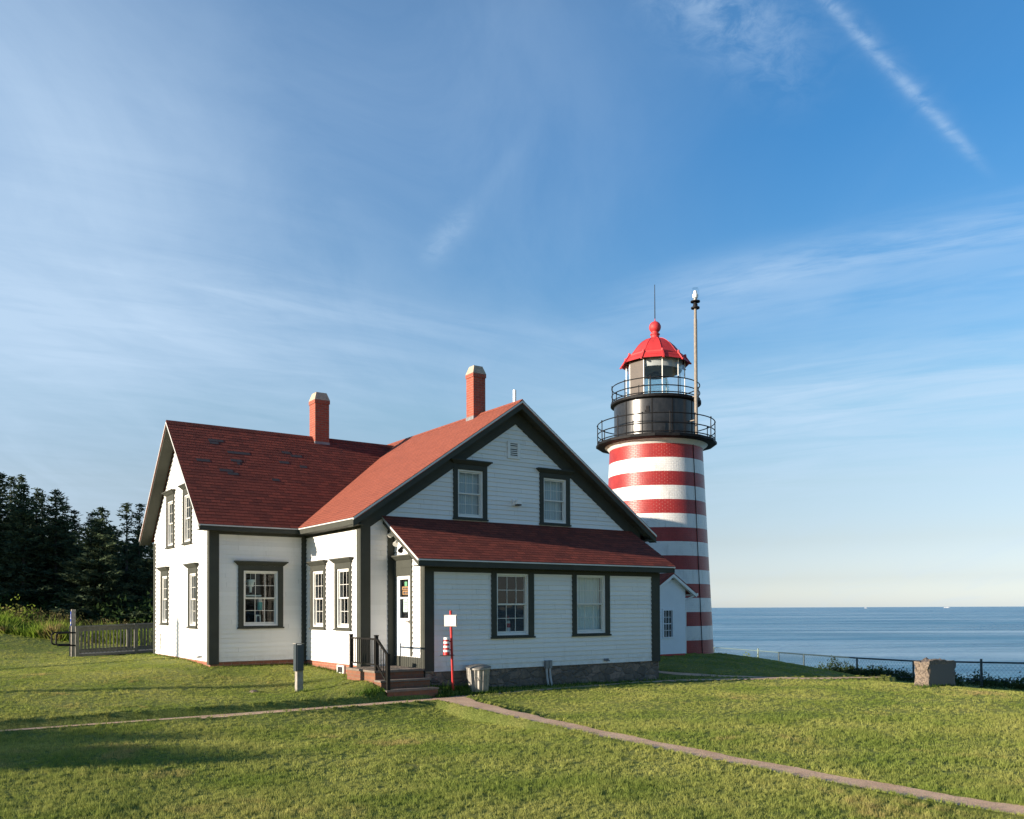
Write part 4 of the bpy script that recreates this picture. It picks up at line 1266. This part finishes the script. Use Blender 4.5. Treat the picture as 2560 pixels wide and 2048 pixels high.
b = MB(); b.lathe([(.20, 11.60), (.21, 11.64), (.155, 11.67), (.145, 11.76), (.175, 11.78), (.175, 11.81), (.125, 11.84), (.13, 11.86)] + [(.215 * math.sin(t), 12.06 - .215 * math.cos(t)) for t in np.linspace(.65, math.pi - .12, 14)] + [(.020, 12.30), (.008, 12.40), (0, 12.41)], Cc, 24)
b.build('ventilator_ball', M['redroof'], dm, True)
MB().tube((TX, TY, 12.38), (TX, TY, 13.62), .020, .012, 6).build('lightning_rod', M['black'], tw)
am = ca + R(51)
mp_ = drumpt(1.79, am, 0)
b = MB(); b.tube((mp_.x, mp_.y, 7.82), (mp_.x, mp_.y, 11.9), .062, .058, 12); b.tube((mp_.x, mp_.y, 11.9), (mp_.x, mp_.y, 12.28), .048, .048, 12)
b.tube((mp_.x, mp_.y, 8.4), (mp_.x - .35 * math.cos(am), mp_.y - .35 * math.sin(am), 8.4), .02); b.tube((mp_.x, mp_.y, 9.23), (mp_.x - .2 * math.cos(am), mp_.y - .2 * math.sin(am), 9.23), .02)
mast = b.build('beacon_mast', M['mast'], tw, True)
q = (mp_.x, mp_.y, 0)
b = MB(); b.lathe([(0, 12.28), (.15, 12.285), (.15, 12.33), (.08, 12.34), (.08, 12.43), (.06, 12.45), (.06, 12.50), (.165, 12.51), (.165, 12.545), (0, 12.55)], q, 20, M['black']); b.lathe([(.06, 12.551), (.06, 12.64), (0, 12.65)], q, 16, M['galv'])
b.build('beacon_base', None, mast, True)
b = MB(); b.lathe([(.125, 12.551), (.135, 12.60), (.13, 12.93), (.10, 13.0), (0, 13.02)], q, 20); b.build('beacon_lamp', M['lanternglass'], mast, True)
b = MB(); b.lathe([(.08, 12.651), (.10, 12.70), (.10, 12.78), (.06, 12.82), (.06, 12.90), (0, 12.92)], q, 16); b.build('beacon_bulb', M['white'], mast, True)
acb = ca + R(50)
MB().path([drumpt(rz(z) + .012, acb, z) for z in np.linspace(.2, 7.6, 8)], .012, 6).build('ground_cable', M['black'], tw)
tw.scale = (1.0625,) * 3
tw.location = (15.37, 6.36, 1.87 + (.27 - 1.87) * 1.0625)
TX, TY = 15.37, 6.36

# ------------------------------------------------------------------ entry shed at the tower's foot
sx1, sy0 = 13.35, 2.93
sw = 1.38; sx0 = sx1 - sw; sm_ = (sx0 + sx1) / 2; szb, sze, szr = .27, 2.50, 2.92
sh = thing('entry_shed', 'small white gabled entry shed against the foot of the striped tower', 'shed', (sm_, sy0, .25))
ssl = (szr - sze) / (sw / 2)
b = MB(); PS = Pfront(sy0)
lap(b, PS, szb + .06, szr - .1, .10, lambda z: sx0 if z < sze else min(sm_, sx0 + (z - sze) / ssl), lambda z: sx1 if z < sze else max(sm_, sx1 - (z - sze) / ssl), [(sx1 - 1.02, sx1 - .62, .90, 1.78)], brk=(sze,))
lap(b, Pright(sx1), szb + .06, sze, .10, lambda z: sy0, lambda z: 6.2); lap(b, Pleft(sx0), szb + .06, sze, .10, lambda z: sy0, lambda z: 6.2)
b.build('clapboard_wall', M['shedsiding'], sh)
b = MB(); b.box((sx0 + .01, sy0 + .01, .05), (sx1 - .01, 5.6, szb + .06)); b.build('foundation', M['redpaint'], sh)
b = MB()
for sg in (-1, 1):
    e = .40; xe = sm_ + sg * (sw / 2 + e); zev = sze - e * ssl + .12
    top = [Vector((xe, sy0 - .16, zev)), Vector((sm_, sy0 - .16, szr + .12)), Vector((sm_, 6.0, szr + .12)), Vector((xe, 6.0, zev))]
    b.prism(top, (0, 0, -.045))
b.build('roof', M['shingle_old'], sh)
b = MB()
for sg in (-1, 1):
    e = .40; xe = sm_ + sg * (sw / 2 + e); zev = sze - e * ssl + .12
    b.prism([(xe, sy0 - .17, zev - .046), (sm_, sy0 - .17, szr + .12 - .046), (sm_, sy0 - .17, szr - .02), (xe, sy0 - .17, zev - .15)], (0, .03, 0))
    b.prism([(xe, sy0 - .139, zev - .10), (sm_, sy0 - .139, szr + .02), (sm_, sy0 - .139, szr), (xe, sy0 - .139, zev - .12)], (0, .13, 0))
b.build('rake_board', M['white'], sh)
b = MB(); xe = sx1 + .40; zev = sze - .40 * ssl + .12
b.box((xe - .01, sy0 - .17, zev - .10), (xe + .06, 5.8, zev - .01)); b.path([(xe, sy0 - .10, zev - .08), (sx1 + .05, sy0 + .03, zev - .24), (sx1 + .04, sy0 + .03, .32)], .03, 10)
b.build('gutter', M['white'], sh)
b = MB(); a0, a1, c0, c1 = sx1 - 1.02, sx1 - .62, .90, 1.78
b.fbox(PS, a0 - .06, a0, c0 - .05, c1 + .06, 0, .03); b.fbox(PS, a1, a1 + .06, c0 - .05, c1 + .06, 0, .03); b.fbox(PS, a0, a1, c1, c1 + .059, 0, .029); b.fbox(PS, a0, a1, c0 - .049, c0, 0, .04)
ww = b.build('window', M['shedsiding'], sh)
b = MB()
for k in (1, 2):
    x = a0 + (a1 - a0) * k / 3; b.fbox(PS, x - .008, x + .008, c0, c1, -.03, -.015)
for zz_, hw in ((.25, .008), (.5, .016), (.75, .008)):
    z = c0 + (c1 - c0) * zz_; b.fbox(PS, a0, a1, z - hw, z + hw, -.031, -.014)
b.fbox(PS, a0, a0 + .02, c0, c1, -.032, -.013); b.fbox(PS, a1 - .02, a1, c0, c1, -.032, -.013)
b.build('sash', M['shedsiding'], ww)
b = MB(); b.face([PS(a0, c0, -.022), PS(a1, c0, -.022), PS(a1, c1, -.022), PS(a0, c1, -.022)]); b.build('pane', M['glass'], ww)
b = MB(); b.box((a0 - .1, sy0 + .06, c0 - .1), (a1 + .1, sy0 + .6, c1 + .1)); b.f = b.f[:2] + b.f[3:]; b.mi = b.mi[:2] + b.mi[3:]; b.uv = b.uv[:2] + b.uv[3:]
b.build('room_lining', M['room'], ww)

# ------------------------------------------------------------------ wooden ramp behind the house
rp = thing('access_ramp', 'grey wooden access ramp with slatted railing behind the white house', 'ramp', (-3.2, 10.3, .5))
y0, y1 = 9.80, 10.85
dzr = lambda x: .60 + (x + 4.3) * .032
b = MB()
b.hexa([Vector((x, y, dzr(x) + dz_)) for dz_ in (-.07, 0) for y in (y0 - .03, y1) for x in (-4.3, -.4)])
b.build('deck', M['rampwood'], rp)
b = MB(); b.box((-4.2, y0 + .15, .3), (-.5, y1 - .1, .56)); b.build('skirt', M['dark_slot'], rp)
for yy in (y0, y1):
    b = MB()
    for x0, x1_ in ((-4.27, -2.75), (-2.68, -.5)):
        b.hexa([Vector((x, yy + o, dzr(x) + z)) for z in (.66, .77) for o in (-.018, .018) for x in (x0, x1_)]); b.hexa([Vector((x, yy + o, dzr(x) + z)) for z in (.771, .80) for o in (-.06, .06) for x in (x0, x1_)])
        b.hexa([Vector((x, yy + o, dzr(x) + z)) for z in (.04, .10) for o in (-.018, .018) for x in (x0, x1_)])
    rr_ = b.build('railing', M['rampwood'], rp)
    for x in (-4.31, -2.715, -.46):
        MB().box((x - .05, yy - .05, .3), (x + .05, yy + .05, dzr(x) + .81)).build('post', M['rampwood'], rr_)
    x = -4.22
    while x < -.55:
        if abs(x + 2.715) > .07:
            MB().box((x - .016, yy - .034, dzr(x) + .02), (x + .016, yy - .0185, dzr(x) + .70)).build('slat', M['rampwood'], rr_)
        x += .098
for yy in (y0 - .02, y1 - .2):
    b = MB()
    b.path([(-4.32, yy, 1.23), (-4.80, yy, 1.22), (-4.86, yy, 1.16), (-4.86, yy, .93), (-4.80, yy, .87), (-4.32, yy, .86)], .024, 10)
    b.build('handrail_loop', M['railblack'], rp, True)
gp = gz(-4.33, 10.15)
t = thing('access_sign_post', 'tall pale post with a small blue access sign at the ramp foot', 'signpost', (-4.36, 10.2, gp))
MB().box((-4.41, 10.15, gp - .1), (-4.30, 10.25, 1.90)).build('post', M['wood'], t)
b = MB(); b.box((-4.425, 10.155, 1.42), (-4.411, 10.245, 1.84), M['blue']); b.box((-4.428, 10.17, 1.62), (-4.4255, 10.23, 1.66), M['white']); b.box((-4.428, 10.185, 1.67), (-4.4255, 10.205, 1.77), M['white']); b.box((-4.428, 10.165, 1.47), (-4.4255, 10.235, 1.54), M['white'])
b.build('sign', None, t)

# ------------------------------------------------------------------ stone monument
gm = gz(10.6, -7.3) - .02
b = MB()
x0, x1_, ya, yb = 10.15, 11.28, -7.50, -7.17
nxm, nym, nzm = 14, 5, 9
def mpnt(i, j, k):
    fx, fy, fz = i / nxm, j / nym, k / nzm
    x = x0 + (x1_ - x0) * fx; y = ya + (yb - ya) * fy; z = gm - .1 + (.70) * fz
    r = np.random.default_rng(i * 977 + j * 131 + k * 17)
    jx, jy, jz = r.normal(0, .013, 3)
    if j == 0 and 0 < i < nxm:
        jy = 0; jx *= .3
    if k == nzm:
        z += .012 * math.sin(fx * 5.0) - .012 + (.022 if .25 < fx < .6 else 0)
    if i == 0:
        x += .03 * (1 - fz) * -1 + .02
    return Vector((x + jx, y + jy, z + jz))
for i in range(nxm):
    for j in range(nym):
        b.face([mpnt(i, j, nzm), mpnt(i + 1, j, nzm), mpnt(i + 1, j + 1, nzm), mpnt(i, j + 1, nzm)], M['granite'])
for i in range(nxm):
    for k in range(nzm):
        b.face([mpnt(i, 0, k), mpnt(i + 1, 0, k), mpnt(i + 1, 0, k + 1), mpnt(i, 0, k + 1)], M['granite_flat'] if 0 < k < nzm - 1 and i > 0 else M['granite'])
        b.face([mpnt(i, nym, k), mpnt(i, nym, k + 1), mpnt(i + 1, nym, k + 1), mpnt(i + 1, nym, k)], M['granite'])
for j in range(nym):
    for k in range(nzm):
        b.face([mpnt(0, j, k), mpnt(0, j, k + 1), mpnt(0, j + 1, k + 1), mpnt(0, j + 1, k)], M['granite'])
        b.face([mpnt(nxm, j, k), mpnt(nxm, j + 1, k), mpnt(nxm, j + 1, k + 1), mpnt(nxm, j, k + 1)], M['granite'])
tag(b.build('granite_monument', None, loc=(10.7, -7.35, gm)), 'squat rough granite block with a smooth front standing on the lawn near the sea', 'monument')
# small stone in the lawn
q = MB(); gs = gz(-2.5, -.13); q.lathe([(.0, .045), (.05, .04), (.085, .012), (.09, -.03)], (-2.5, -.13, gs), 9)
for v in q.v:
    v.x += random.uniform(-.008, .008); v.y += (v.y + .13) * .3
tag(q.build('stone', M['granite'], loc=(-2.5, -.13, gs), smooth=True), 'small reddish stone lying alone in the left lawn', 'stone')

# ------------------------------------------------------------------ sea fence
fe = thing('cliff_fence', 'dark pipe and wire fence along the cliff edge before the sea', 'fence', (28, 3, -1.4))
fpts = [(36.5, 22.7), (33, 16.1), (30.7, 12.8), (28.45, 9.5), (27.95, 6.2), (27.3, 3.05), (27.6, .3), (27.95, -1.5), (28.2, -4.2), (28.5, -7.5)]
tops = [-.80, -.67, -.57, -.47, -.49, -.46, -.40, -.36, -.36, -.38]
fz_ = [gz(x, y) - .05 for x, y in fpts]
b = MB()
for i in range(len(fpts) - 1):
    a = Vector((*fpts[i], tops[i])); c_ = Vector((*fpts[i + 1], tops[i + 1]))
    mt_ = M['palefence'] if i < 2 else M['teal_fence']
    b.tube(a, c_, .020 if i < 2 else .036, None, 8, mt_)
    b.tube(a + Vector((0, 0, -.72)), c_ + Vector((0, 0, -.72)), .016, .016, 6, mt_)
b.build('rail', None, fe, True)
for i, (x, y) in enumerate(fpts):
    MB().tube((x, y, fz_[i] - .2), (x, y, tops[i] + (.14 if i in (1, 6) else .03)), .040 if i not in (1, 6) else .050, None, 8).build('post', M['teal_fence'] if i > 1 else M['palefence'], fe)
b = MB()
for i in range(len(fpts) - 1):
    a = Vector((*fpts[i], tops[i] - .02)); c_ = Vector((*fpts[i + 1], tops[i + 1] - .02)); L = (c_ - a).length
    n = int(L / .16); d = (c_ - a) / n
    Hh = .95
    for k in range(-5, n):
        for sg in (1, -1):
            p = a + d * (k if sg > 0 else k + 5); e_ = p + d * 5 * sg + Vector((0, 0, -Hh))
            t0, t1 = 0, 1
            kk0 = k if sg > 0 else k + 5
            lo_, hi_ = (max(0, -kk0) / 5, min(1, (n - kk0) / 5)) if sg > 0 else (max(0, kk0 - n) / 5, min(1, kk0 / 5))
            if hi_ <= lo_:
                continue
            b.tube(p.lerp(e_, lo_), p.lerp(e_, hi_), .0035, .0035, 3, caps=False)
b.build('wire_mesh', M['teal_fence'], fe, merge=False)

# ------------------------------------------------------------------ ships on the horizon
def ship(x, y, L, H, label):
    az = math.atan2(RT.y, RT.x)
    t = thing('ship', label, 'ship', (x, y, -13.5), 'ships on the horizon')
    u = Vector((math.cos(az), math.sin(az), 0)); v = Vector((-u.y, u.x, 0)); o = Vector((x, y, -13.6))
    P = lambda a, w, z: o + u * a * L + v * w * L + Vector((0, 0, z * H))
    b = MB(); b.prism([P(-.5, -.07, 0), P(.42, -.07, 0), P(.5, 0, 0), P(.42, .07, 0), P(-.5, .07, 0)], (0, 0, H * .45)); b.build('hull', M['hull'], t)
    b = MB(); b.hexa([P(a, w, z) for z in (.451, .85) for w in (-.055, .055) for a in (-.42, .25)]); b.hexa([P(a, w, z) for z in (.851, 1.1) for w in (-.045, .045) for a in (-.05, .2)]); b.build('superstructure', M['hull'], t)
for u_, L, H, lb in ((2164, 30, 9, 'tiny pale ship on the sea horizon nearer the lighthouse'), (2367, 70, 11, 'long white ship on the sea horizon above the granite monument')):
    d = (FW + RT * ((u_ - 1280) / 2212.8)); d.z = 0
    p = CAM + d * 10500
    ship(p.x, p.y, L, H, lb)

# ------------------------------------------------------------------ vegetation
def tri_cloud(centers, dirs, size, width, r):
    """one leaf triangle at each centre pointing along dirs"""
    n = len(centers)
    side = np.cross(dirs, r.normal(size=(n, 3))); side /= np.linalg.norm(side, axis=1, keepdims=True) + 1e-9
    a = centers - side * width[:, None] / 2 - dirs * size[:, None] * .35
    b_ = centers + side * width[:, None] / 2 - dirs * size[:, None] * .35
    c_ = centers + dirs * size[:, None] * .65
    v = np.stack([a, b_, c_], 1).reshape(-1, 3)
    return v, np.arange(n * 3).reshape(-1, 3)
def spruce_arrays(x, y, z, H, Rb, seed, dens=1.0, leafk=1.0, lean=0.0, thin=0.0, bare=.06):
    r = np.random.default_rng(seed)
    cen, dr_, sz, wd = [], [], [], []
    nb = int(H * 24 * dens)
    for k in range(nb):
        t = bare + (1 - bare) * (k + r.random()) / nb
        hh = H * t
        prof = (1 - t) ** .72 * Rb * (.55 + .6 * r.random()) + .05
        if r.random() < thin * (t > .35):
            continue
        prof *= 1 + .25 * math.sin(t * 23 + seed)
        az = r.random() * 2 * math.pi
        nseg = max(3, int(prof / .11))
        droop = -.28 + .50 * t
        for q in range(nseg):
            f = (q + .5) / nseg
            rad = prof * f
            zz = hh + rad * droop * (1 - .5 * f) + .14 * rad * f
            base = np.array([math.cos(az) * rad + lean * hh, math.sin(az) * rad, zz])
            ml = 6 if q else 4
            for _ in range(ml):
                sp = .10 + .10 * (1 - f) * prof * .5
                cen.append(base + r.normal(0, [sp, sp, .035 + .02 * (1 - t)], 3))
                aa = az + r.normal(0, .75)
                d = np.array([math.cos(aa), math.sin(aa), r.normal(-.05 + .35 * t * f, .28)])
                dr_.append(d / np.linalg.norm(d))
                s_ = r.uniform(.18, .38) * (1 - .35 * t) * leafk
                sz.append(s_); wd.append(s_ * r.uniform(.28, .5))
    for k in range(10):            # leader
        cen.append(np.array([lean * H, 0, H * (1 - .012 * k)]) + r.normal(0, .012, 3)); dr_.append(np.array([r.normal(0, .35), r.normal(0, .35), 1.0])); sz.append(.20); wd.append(.05)
    cen = np.array(cen) + np.array([x, y, z]); dr_ = np.array(dr_)
    return tri_cloud(cen, dr_, np.array(sz), np.array(wd), r)
def spruce(x, y, H, Rb, seed, label, **kw):
    z = gz(x, y) - .1
    t = thing('spruce_tree', label, 'tree', (x, y, z), 'spruces behind the house')
    v, f = spruce_arrays(x, y, z, H, Rb, seed, **kw)
    o = big_mesh('crown', v, f, M['needles'], (x, y, z)); o.location = (0, 0, 0); o.parent = t
    ln = kw.get('lean', 0)
    MB().tube((x, y, z - .2), (x + ln * H * .97, y, z + H * .97), .05 + .012 * H, .012, 8).build('trunk', M['bark'], t, True)
def at(u, D_, v=1520):
    d = FW + RT * ((u - 1280) / 2212.8) - UP * ((v - 1484.96) / 2212.8)
    return CAM + d * D_
SPR = [  # u, v of the tip, distance, crown radius, thin, lean, label
    (0, 1183, 44, 1.7, .1, 0, 'tallest dark spruce at the left edge of the photo'),
    (28, 1193, 46, 1.5, .2, 0, 'dark spruce with a crooked top just right of the tallest one'),
    (54, 1190, 45, 1.3, .35, .02, 'ragged spruce whose tip leans to the right, third from the left edge'),
    (60, 1212, 43, 1.6, .1, 0, 'broad spruce in front of the ragged leaning tip'),
    (92, 1223, 46, 1.4, .25, 0, 'narrow spruce left of the gap in the treetops, with the higher of two close tips'),
    (106, 1234, 47, 1.2, .35, 0, 'thin spruce with the lower of two close tips'),
    (140, 1227, 44, 1.8, .1, 0, 'full pointed spruce standing over the access sign post'),
    (157, 1255, 45, 1.3, .3, 0, 'thin spruce tip beside the full pointed spruce'),
    (186, 1277, 46, 1.6, .3, -.01, 'short sparse spruce in the dip of the treetops'),
    (230, 1283, 47, 1.5, .2, 0, 'small spruce with a bare thin leader left of the bushy one'),
    (256, 1271, 42, 2.2, .0, 0, 'wide bushy spruce with the sun on its top'),
    (317, 1259, 46, 1.5, .45, 0, 'open spruce with sky showing through, left of the house gable'),
    (348, 1262, 47, 1.4, .4, 0, 'gappy spruce partly behind the house gable edge'),
    (378, 1330, 45, 1.6, .4, 0, 'lower spruce showing between the gable eave and its neighbour'),
]
for i, (u, v, D_, Rb, th, ln, lb) in enumerate(SPR):
    top = at(u, D_, v)
    g0 = gz(top.x, top.y) - .1
    H = top.z - g0
    spruce(top.x - ln * H, top.y, H, Rb * 1.15, 100 + i, lb, thin=th, lean=ln, dens=1.0 if th < .2 else .85)
# the wood these stand in: one mass behind and left of them
vs, fs, off = [], [], 0
r = np.random.default_rng(5)
wood = []
for k in range(26):
    u = r.uniform(-60, 420); D_ = r.uniform(49, 58)
    p = at(u, D_)
    wood.append((p.x, p.y, r.uniform(5.6, 7.2) - .006 * max(0, u - 120), 2.4))
for k in range(44):
    xw = r.uniform(-50, -12); wood.append((xw, 27.5 - .145 * (xw + 4) + r.uniform(0, 14), r.uniform(7, 11), 2.4))
for i, (x, y, H, Rb) in enumerate(wood):
    v, f = spruce_arrays(x, y, gz(x, y) - .1, H, Rb, 300 + i, dens=.8)
    vs.append(v); fs.append(f + off); off += len(v)
o = big_mesh('spruce_wood', np.concatenate(vs), np.concatenate(fs), M['needles'])
kind(o, 'stuff', 'dark spruce wood filling the gaps between the front trees')
# the wood that closes the headland beside and behind the camera: the panes mirror it and it shades the lawn
vs, fs, off, wood2 = [], [], 0, []
for k in range(70):
    wood2.append((r.uniform(-95, -72), r.uniform(-60, 70), r.uniform(6, 9), 3.0))
for k in range(80):
    wood2.append((r.uniform(-75, 70), r.uniform(-78, -58), r.uniform(6, 9.5), 3.2))
def shade_tree(u, v, z, d, Rb):
    p = at(u, (1.87 - z) * 2212.8 / (v - 1520), v)
    q = p - Vector((-sdir.x, -sdir.y, 0)).normalized() * d
    g0 = gz(q.x, q.y)
    wood2.append((q.x, q.y, z + d * math.tan(SUN_E) - g0, Rb))
for u_, v_, d_, rb_ in ((700, 1884, 34, 1.4), (600, 1878, 33, 1.8), (500, 1870, 34, 1.9), (400, 1862, 33, 2.0), (300, 1856, 35, 2.2), (200, 1850, 34, 2.2), (520, 1830, 37, 1.0), (400, 1828, 37, 1.3), (280, 1824, 36, 1.5), (150, 1822, 37, 1.6), (90, 1845, 35, 2.2), (180, 1876, 34, 1.8)):
    shade_tree(u_, v_, -.05, d_, rb_)
for i, (x, y, H, Rb) in enumerate(wood2):
    v, f = spruce_arrays(x, y, gz(x, y) - .1, H, Rb, 700 + i, dens=.35 if i < 150 else 1.8, leafk=1.0 if i < 150 else 1.8)
    vs.append(v); fs.append(f + off); off += len(v)
kind(big_mesh('spruce_wood', np.concatenate(vs), np.concatenate(fs), M['needles']), 'stuff')
b = MB()  # unseen poles added at left to cast streak shadows on the lawn
for x, y, h in ((-30, 14.4, 8.0), (-30, 10.05, 7.3), (-31, 7.6, 5.4), (-30, 4.5, 6.3)):
    b.tube((x, y, 0), (x, y, h), .20, .14, 8)
kind(b.build('shadow_poles', M['bark']), 'stuff')
def shrub_mass(name, pts, mat, seed, leaf=(.08, .16), per=260, label=None):
    r = np.random.default_rng(seed); vs, fs, off = [], [], 0
    for (x, y, w, h) in pts:
        z = gz(x, y)
        n = int(per * w * h)
        c = r.normal(size=(n, 3)); c /= np.linalg.norm(c, axis=1, keepdims=True)
        c *= (r.random((n, 1)) ** .35)
        c[:, 2] = np.abs(c[:, 2])
        c = c * np.array([w, w, h]) * (1 + .3 * np.sin(c[:, :1] * 5 + x) * np.cos(c[:, 1:2] * 6 + y)) + np.array([x, y, z])
        d = r.normal(size=(n, 3)) + np.array([0, 0, .6]); d /= np.linalg.norm(d, axis=1, keepdims=True)
        s_ = r.uniform(*leaf, n)
        v, f = tri_cloud(c, d, s_, s_ * .6, r)
        vs.append(v); fs.append(f + off); off += len(v)
    return big_mesh(name, np.concatenate(vs), np.concatenate(fs), mat)
pts = []
for k in range(46):
    p = at(r.uniform(-40, 420), r.uniform(41, 44)); pts.append((p.x, p.y, r.uniform(.7, 1.3), r.uniform(.9, 1.9)))
kind(shrub_mass('thicket', pts, M['thicket'], 21, (.14, .28), 170), 'stuff', 'dark thicket under the spruces')
def blades(name, x, y, hmin, hmax, wid, mat, r, lean=.45, z=None):
    n = len(x); z = ground(x, y) if z is None else z
    a = r.random(n) * 2 * math.pi
    h = hmin + (hmax - hmin) * r.random(n)
    w = wid if np.isscalar(wid) else wid
    sx, sy = np.cos(a) * w / 2, np.sin(a) * w / 2
    la = r.random(n) * 2 * math.pi; ll = h * lean * r.random(n)
    v = np.empty((n, 3, 3), dtype=np.float32)
    v[:, 0] = np.stack([x - sx, y - sy, z - .008], 1); v[:, 1] = np.stack([x + sx, y + sy, z - .008], 1)
    v[:, 2] = np.stack([x + np.cos(la) * ll, y + np.sin(la) * ll, z + h], 1)
    return v.reshape(-1, 3), np.arange(3 * n).reshape(-1, 3)
# tall meadow beyond the mown lawn
r = np.random.default_rng(31)
n = 30000
u = r.uniform(-60, 400, n); D_ = r.uniform(33.5, 37.0, n)
px = CAM.x + D_ * (FW.x + RT.x * (u - 1280) / 2212.8); py = CAM.y + D_ * (FW.y + RT.y * (u - 1280) / 2212.8)
mh = .16 + .22 * (1 + np.sin(px * 2.1 + py) * np.sin(py * 1.7 - px)) + .25 * (r.random(n) > .97)
v, f = blades('m', px, py, mh * .5, mh * 1.25, .075, M['meadow'], r, 1.1)
kind(big_mesh('meadow_grass', v, f, M['meadow']), 'stuff', 'tall unmown grass and weeds at the lawn edge')
pts = []
for k in range(90):
    u_ = r.uniform(-40, 410); p = at(u_, r.uniform(36.5, 40.5))
    pts.append((p.x, p.y, r.uniform(.4, .9), (1.15 - .0016 * max(0, u_)) * r.uniform(.55, 1.0)))
kind(shrub_mass('bank_scrub', pts, M['bankscrub'], 61, (.06, .15), 420), 'stuff', 'olive brown scrub on the bank under the spruces')
p = at(45, 37.2)
tag(shrub_mass('bush', [(p.x, p.y, .9, 1.25), (p.x - .9, p.y + .3, .8, 1.05), (p.x + .8, p.y + .2, .7, .8)], M['meadow'], 51, (.07, .15), 520), 'yellow green bush rising above the meadow at the left edge', 'bush')
# clifftop scrub
pts = []
for k in range(80):
    y = r.uniform(-9, 8.3); pts.append((28.6 + r.uniform(0, 2.4), y, r.uniform(.4, .8), r.uniform(.25, .62)))
for k in range(46):
    y = r.uniform(-9, 7.6); pts.append((27.2 + r.uniform(-.5, 1.0), y, r.uniform(.3, .5), r.uniform(.25, .5)))
kind(shrub_mass('clifftop_scrub', pts, M['scrub'], 41, (.06, .13), 900), 'stuff', 'dark scrub along the cliff fence')
p = at(2085, 43); tag(shrub_mass('bush', [(p.x, p.y, .7, .85), (p.x + .5, p.y - .6, .6, .62)], M['scrub'], 43, (.07, .14), 900), 'dark bush rising above the scrub behind the middle fence posts', 'bush')
p = at(1876, 50); tag(shrub_mass('bush', [(p.x, p.y, .75, .75)], M['brightbush'], 44, (.07, .14), 800), 'bright yellow green bush behind the pale stretch of fence', 'bush')
# weeds by the steps and by the pole
wv, wf, off = [], [], 0
for (cx, cy, rx, ry, n, h0, h1, w) in ((-.62, -1.88, .22, .08, 260, .03, .075, .030), (.95, -2.02, .16, .07, 120, .05, .12, .02), (1.45, -1.80, .40, .12, 420, .06, .16, .018), (2.0, -2.0, .45, .06, 260, .05, .13, .018), (1.06, -1.9, .03, .03, 14, .20, .34, .012), (4.5, -1.62, 3.0, .08, 900, .04, .10, .016), (-1.70, -.66, .07, .05, 120, .03, .09, .012), (10.7, -7.54, .45, .03, 260, .03, .10, .014), (10.12, -7.35, .03, .14, 120, .03, .09, .014), (-1.2, 3.12, .8, .05, 300, .03, .09, .014), (-.06, 1.8, .04, .8, 260, .03, .09, .014), (-2.5, 6.0, .04, 1.8, 260, .03, .08, .014)):
    x = cx + r.normal(0, rx, n); y = cy + r.normal(0, ry, n)
    v, f = blades('w', x, y, h0, h1, w, None, r, .8, np.maximum(ground(x, y), -.01))
    wv.append(v); wf.append(f + off); off += len(v)
kind(big_mesh('weeds', np.concatenate(wv), np.concatenate(wf), M['weeds']), 'stuff', 'leafy weeds beside the steps and the path')
# mown grass
def grass_points(d0, d1, n, umin=-900, umax=3700):
    D_ = np.sqrt(r.uniform(d0 ** 2, d1 ** 2, n)); u = r.uniform(umin, umax, n)
    return CAM.x + D_ * (FW.x + RT.x * (u - 1280) / 2212.8), CAM.y + D_ * (FW.y + RT.y * (u - 1280) / 2212.8), D_
GV, GF, off = [], [], 0
for d0, d1, n, h0, h1, w in ((5.0, 10, 620000, .012, .038, .0070), (10, 15, 530000, .012, .038, .0095), (15, 22, 500000, .010, .030, .013), (22, 34, 350000, .010, .030, .020)):
    nc = n // 16
    cx_, cy_, D_ = grass_points(d0, d1, nc)
    ch = np.clip(r.lognormal(0, .38 if d0 < 12 else .24, nc), .45, 2.0)
    id_ = r.integers(0, nc, n)
    sp_ = .016 * (d0 / 7) ** .35
    x = cx_[id_] + r.normal(0, sp_, n); y = cy_[id_] + r.normal(0, sp_, n); tuft0 = ch[id_]
    keep = path_dist(x, y) > .045 * np.sin(5 * x + 3.1 * y) * np.sin(7.3 * y - 2.2 * x) - .02 + r.normal(0, .022, n)
    keep &= ~((x > xL) & (x < 0.02) & (y > yL) & (y < yB)) & ~((x > 0) & (x < wF) & (y > 0) & (y < YB)) & ~((x > xa0) & (x < xa1 + .02) & (y > yA - .01) & (y < .1))
    keep &= ~((x > -.39) & (x < .86) & (y > -2.02) & (y < 0)) & (x < 29)
    keep &= (np.hypot(x - TX, y - TY) > 2.11) & ~((x > sx0) & (x < sx1) & (y > sy0) & (y < 5))
    x, y, tuft0 = x[keep], y[keep], tuft0[keep]
    tuft = tuft0 * (1 + .25 * np.sin(2.3 * x + 1.1 * y) * np.sin(1.9 * y - 1.3 * x + .7))
    v, f = blades('g', x, y, h0 * tuft, h1 * tuft, w, None, r, 1.1)
    GV.append(v); GF.append(f + off); off += len(v)
kind(big_mesh('grass', np.concatenate(GV), np.concatenate(GF), M['grass']), 'stuff', 'short mown grass')
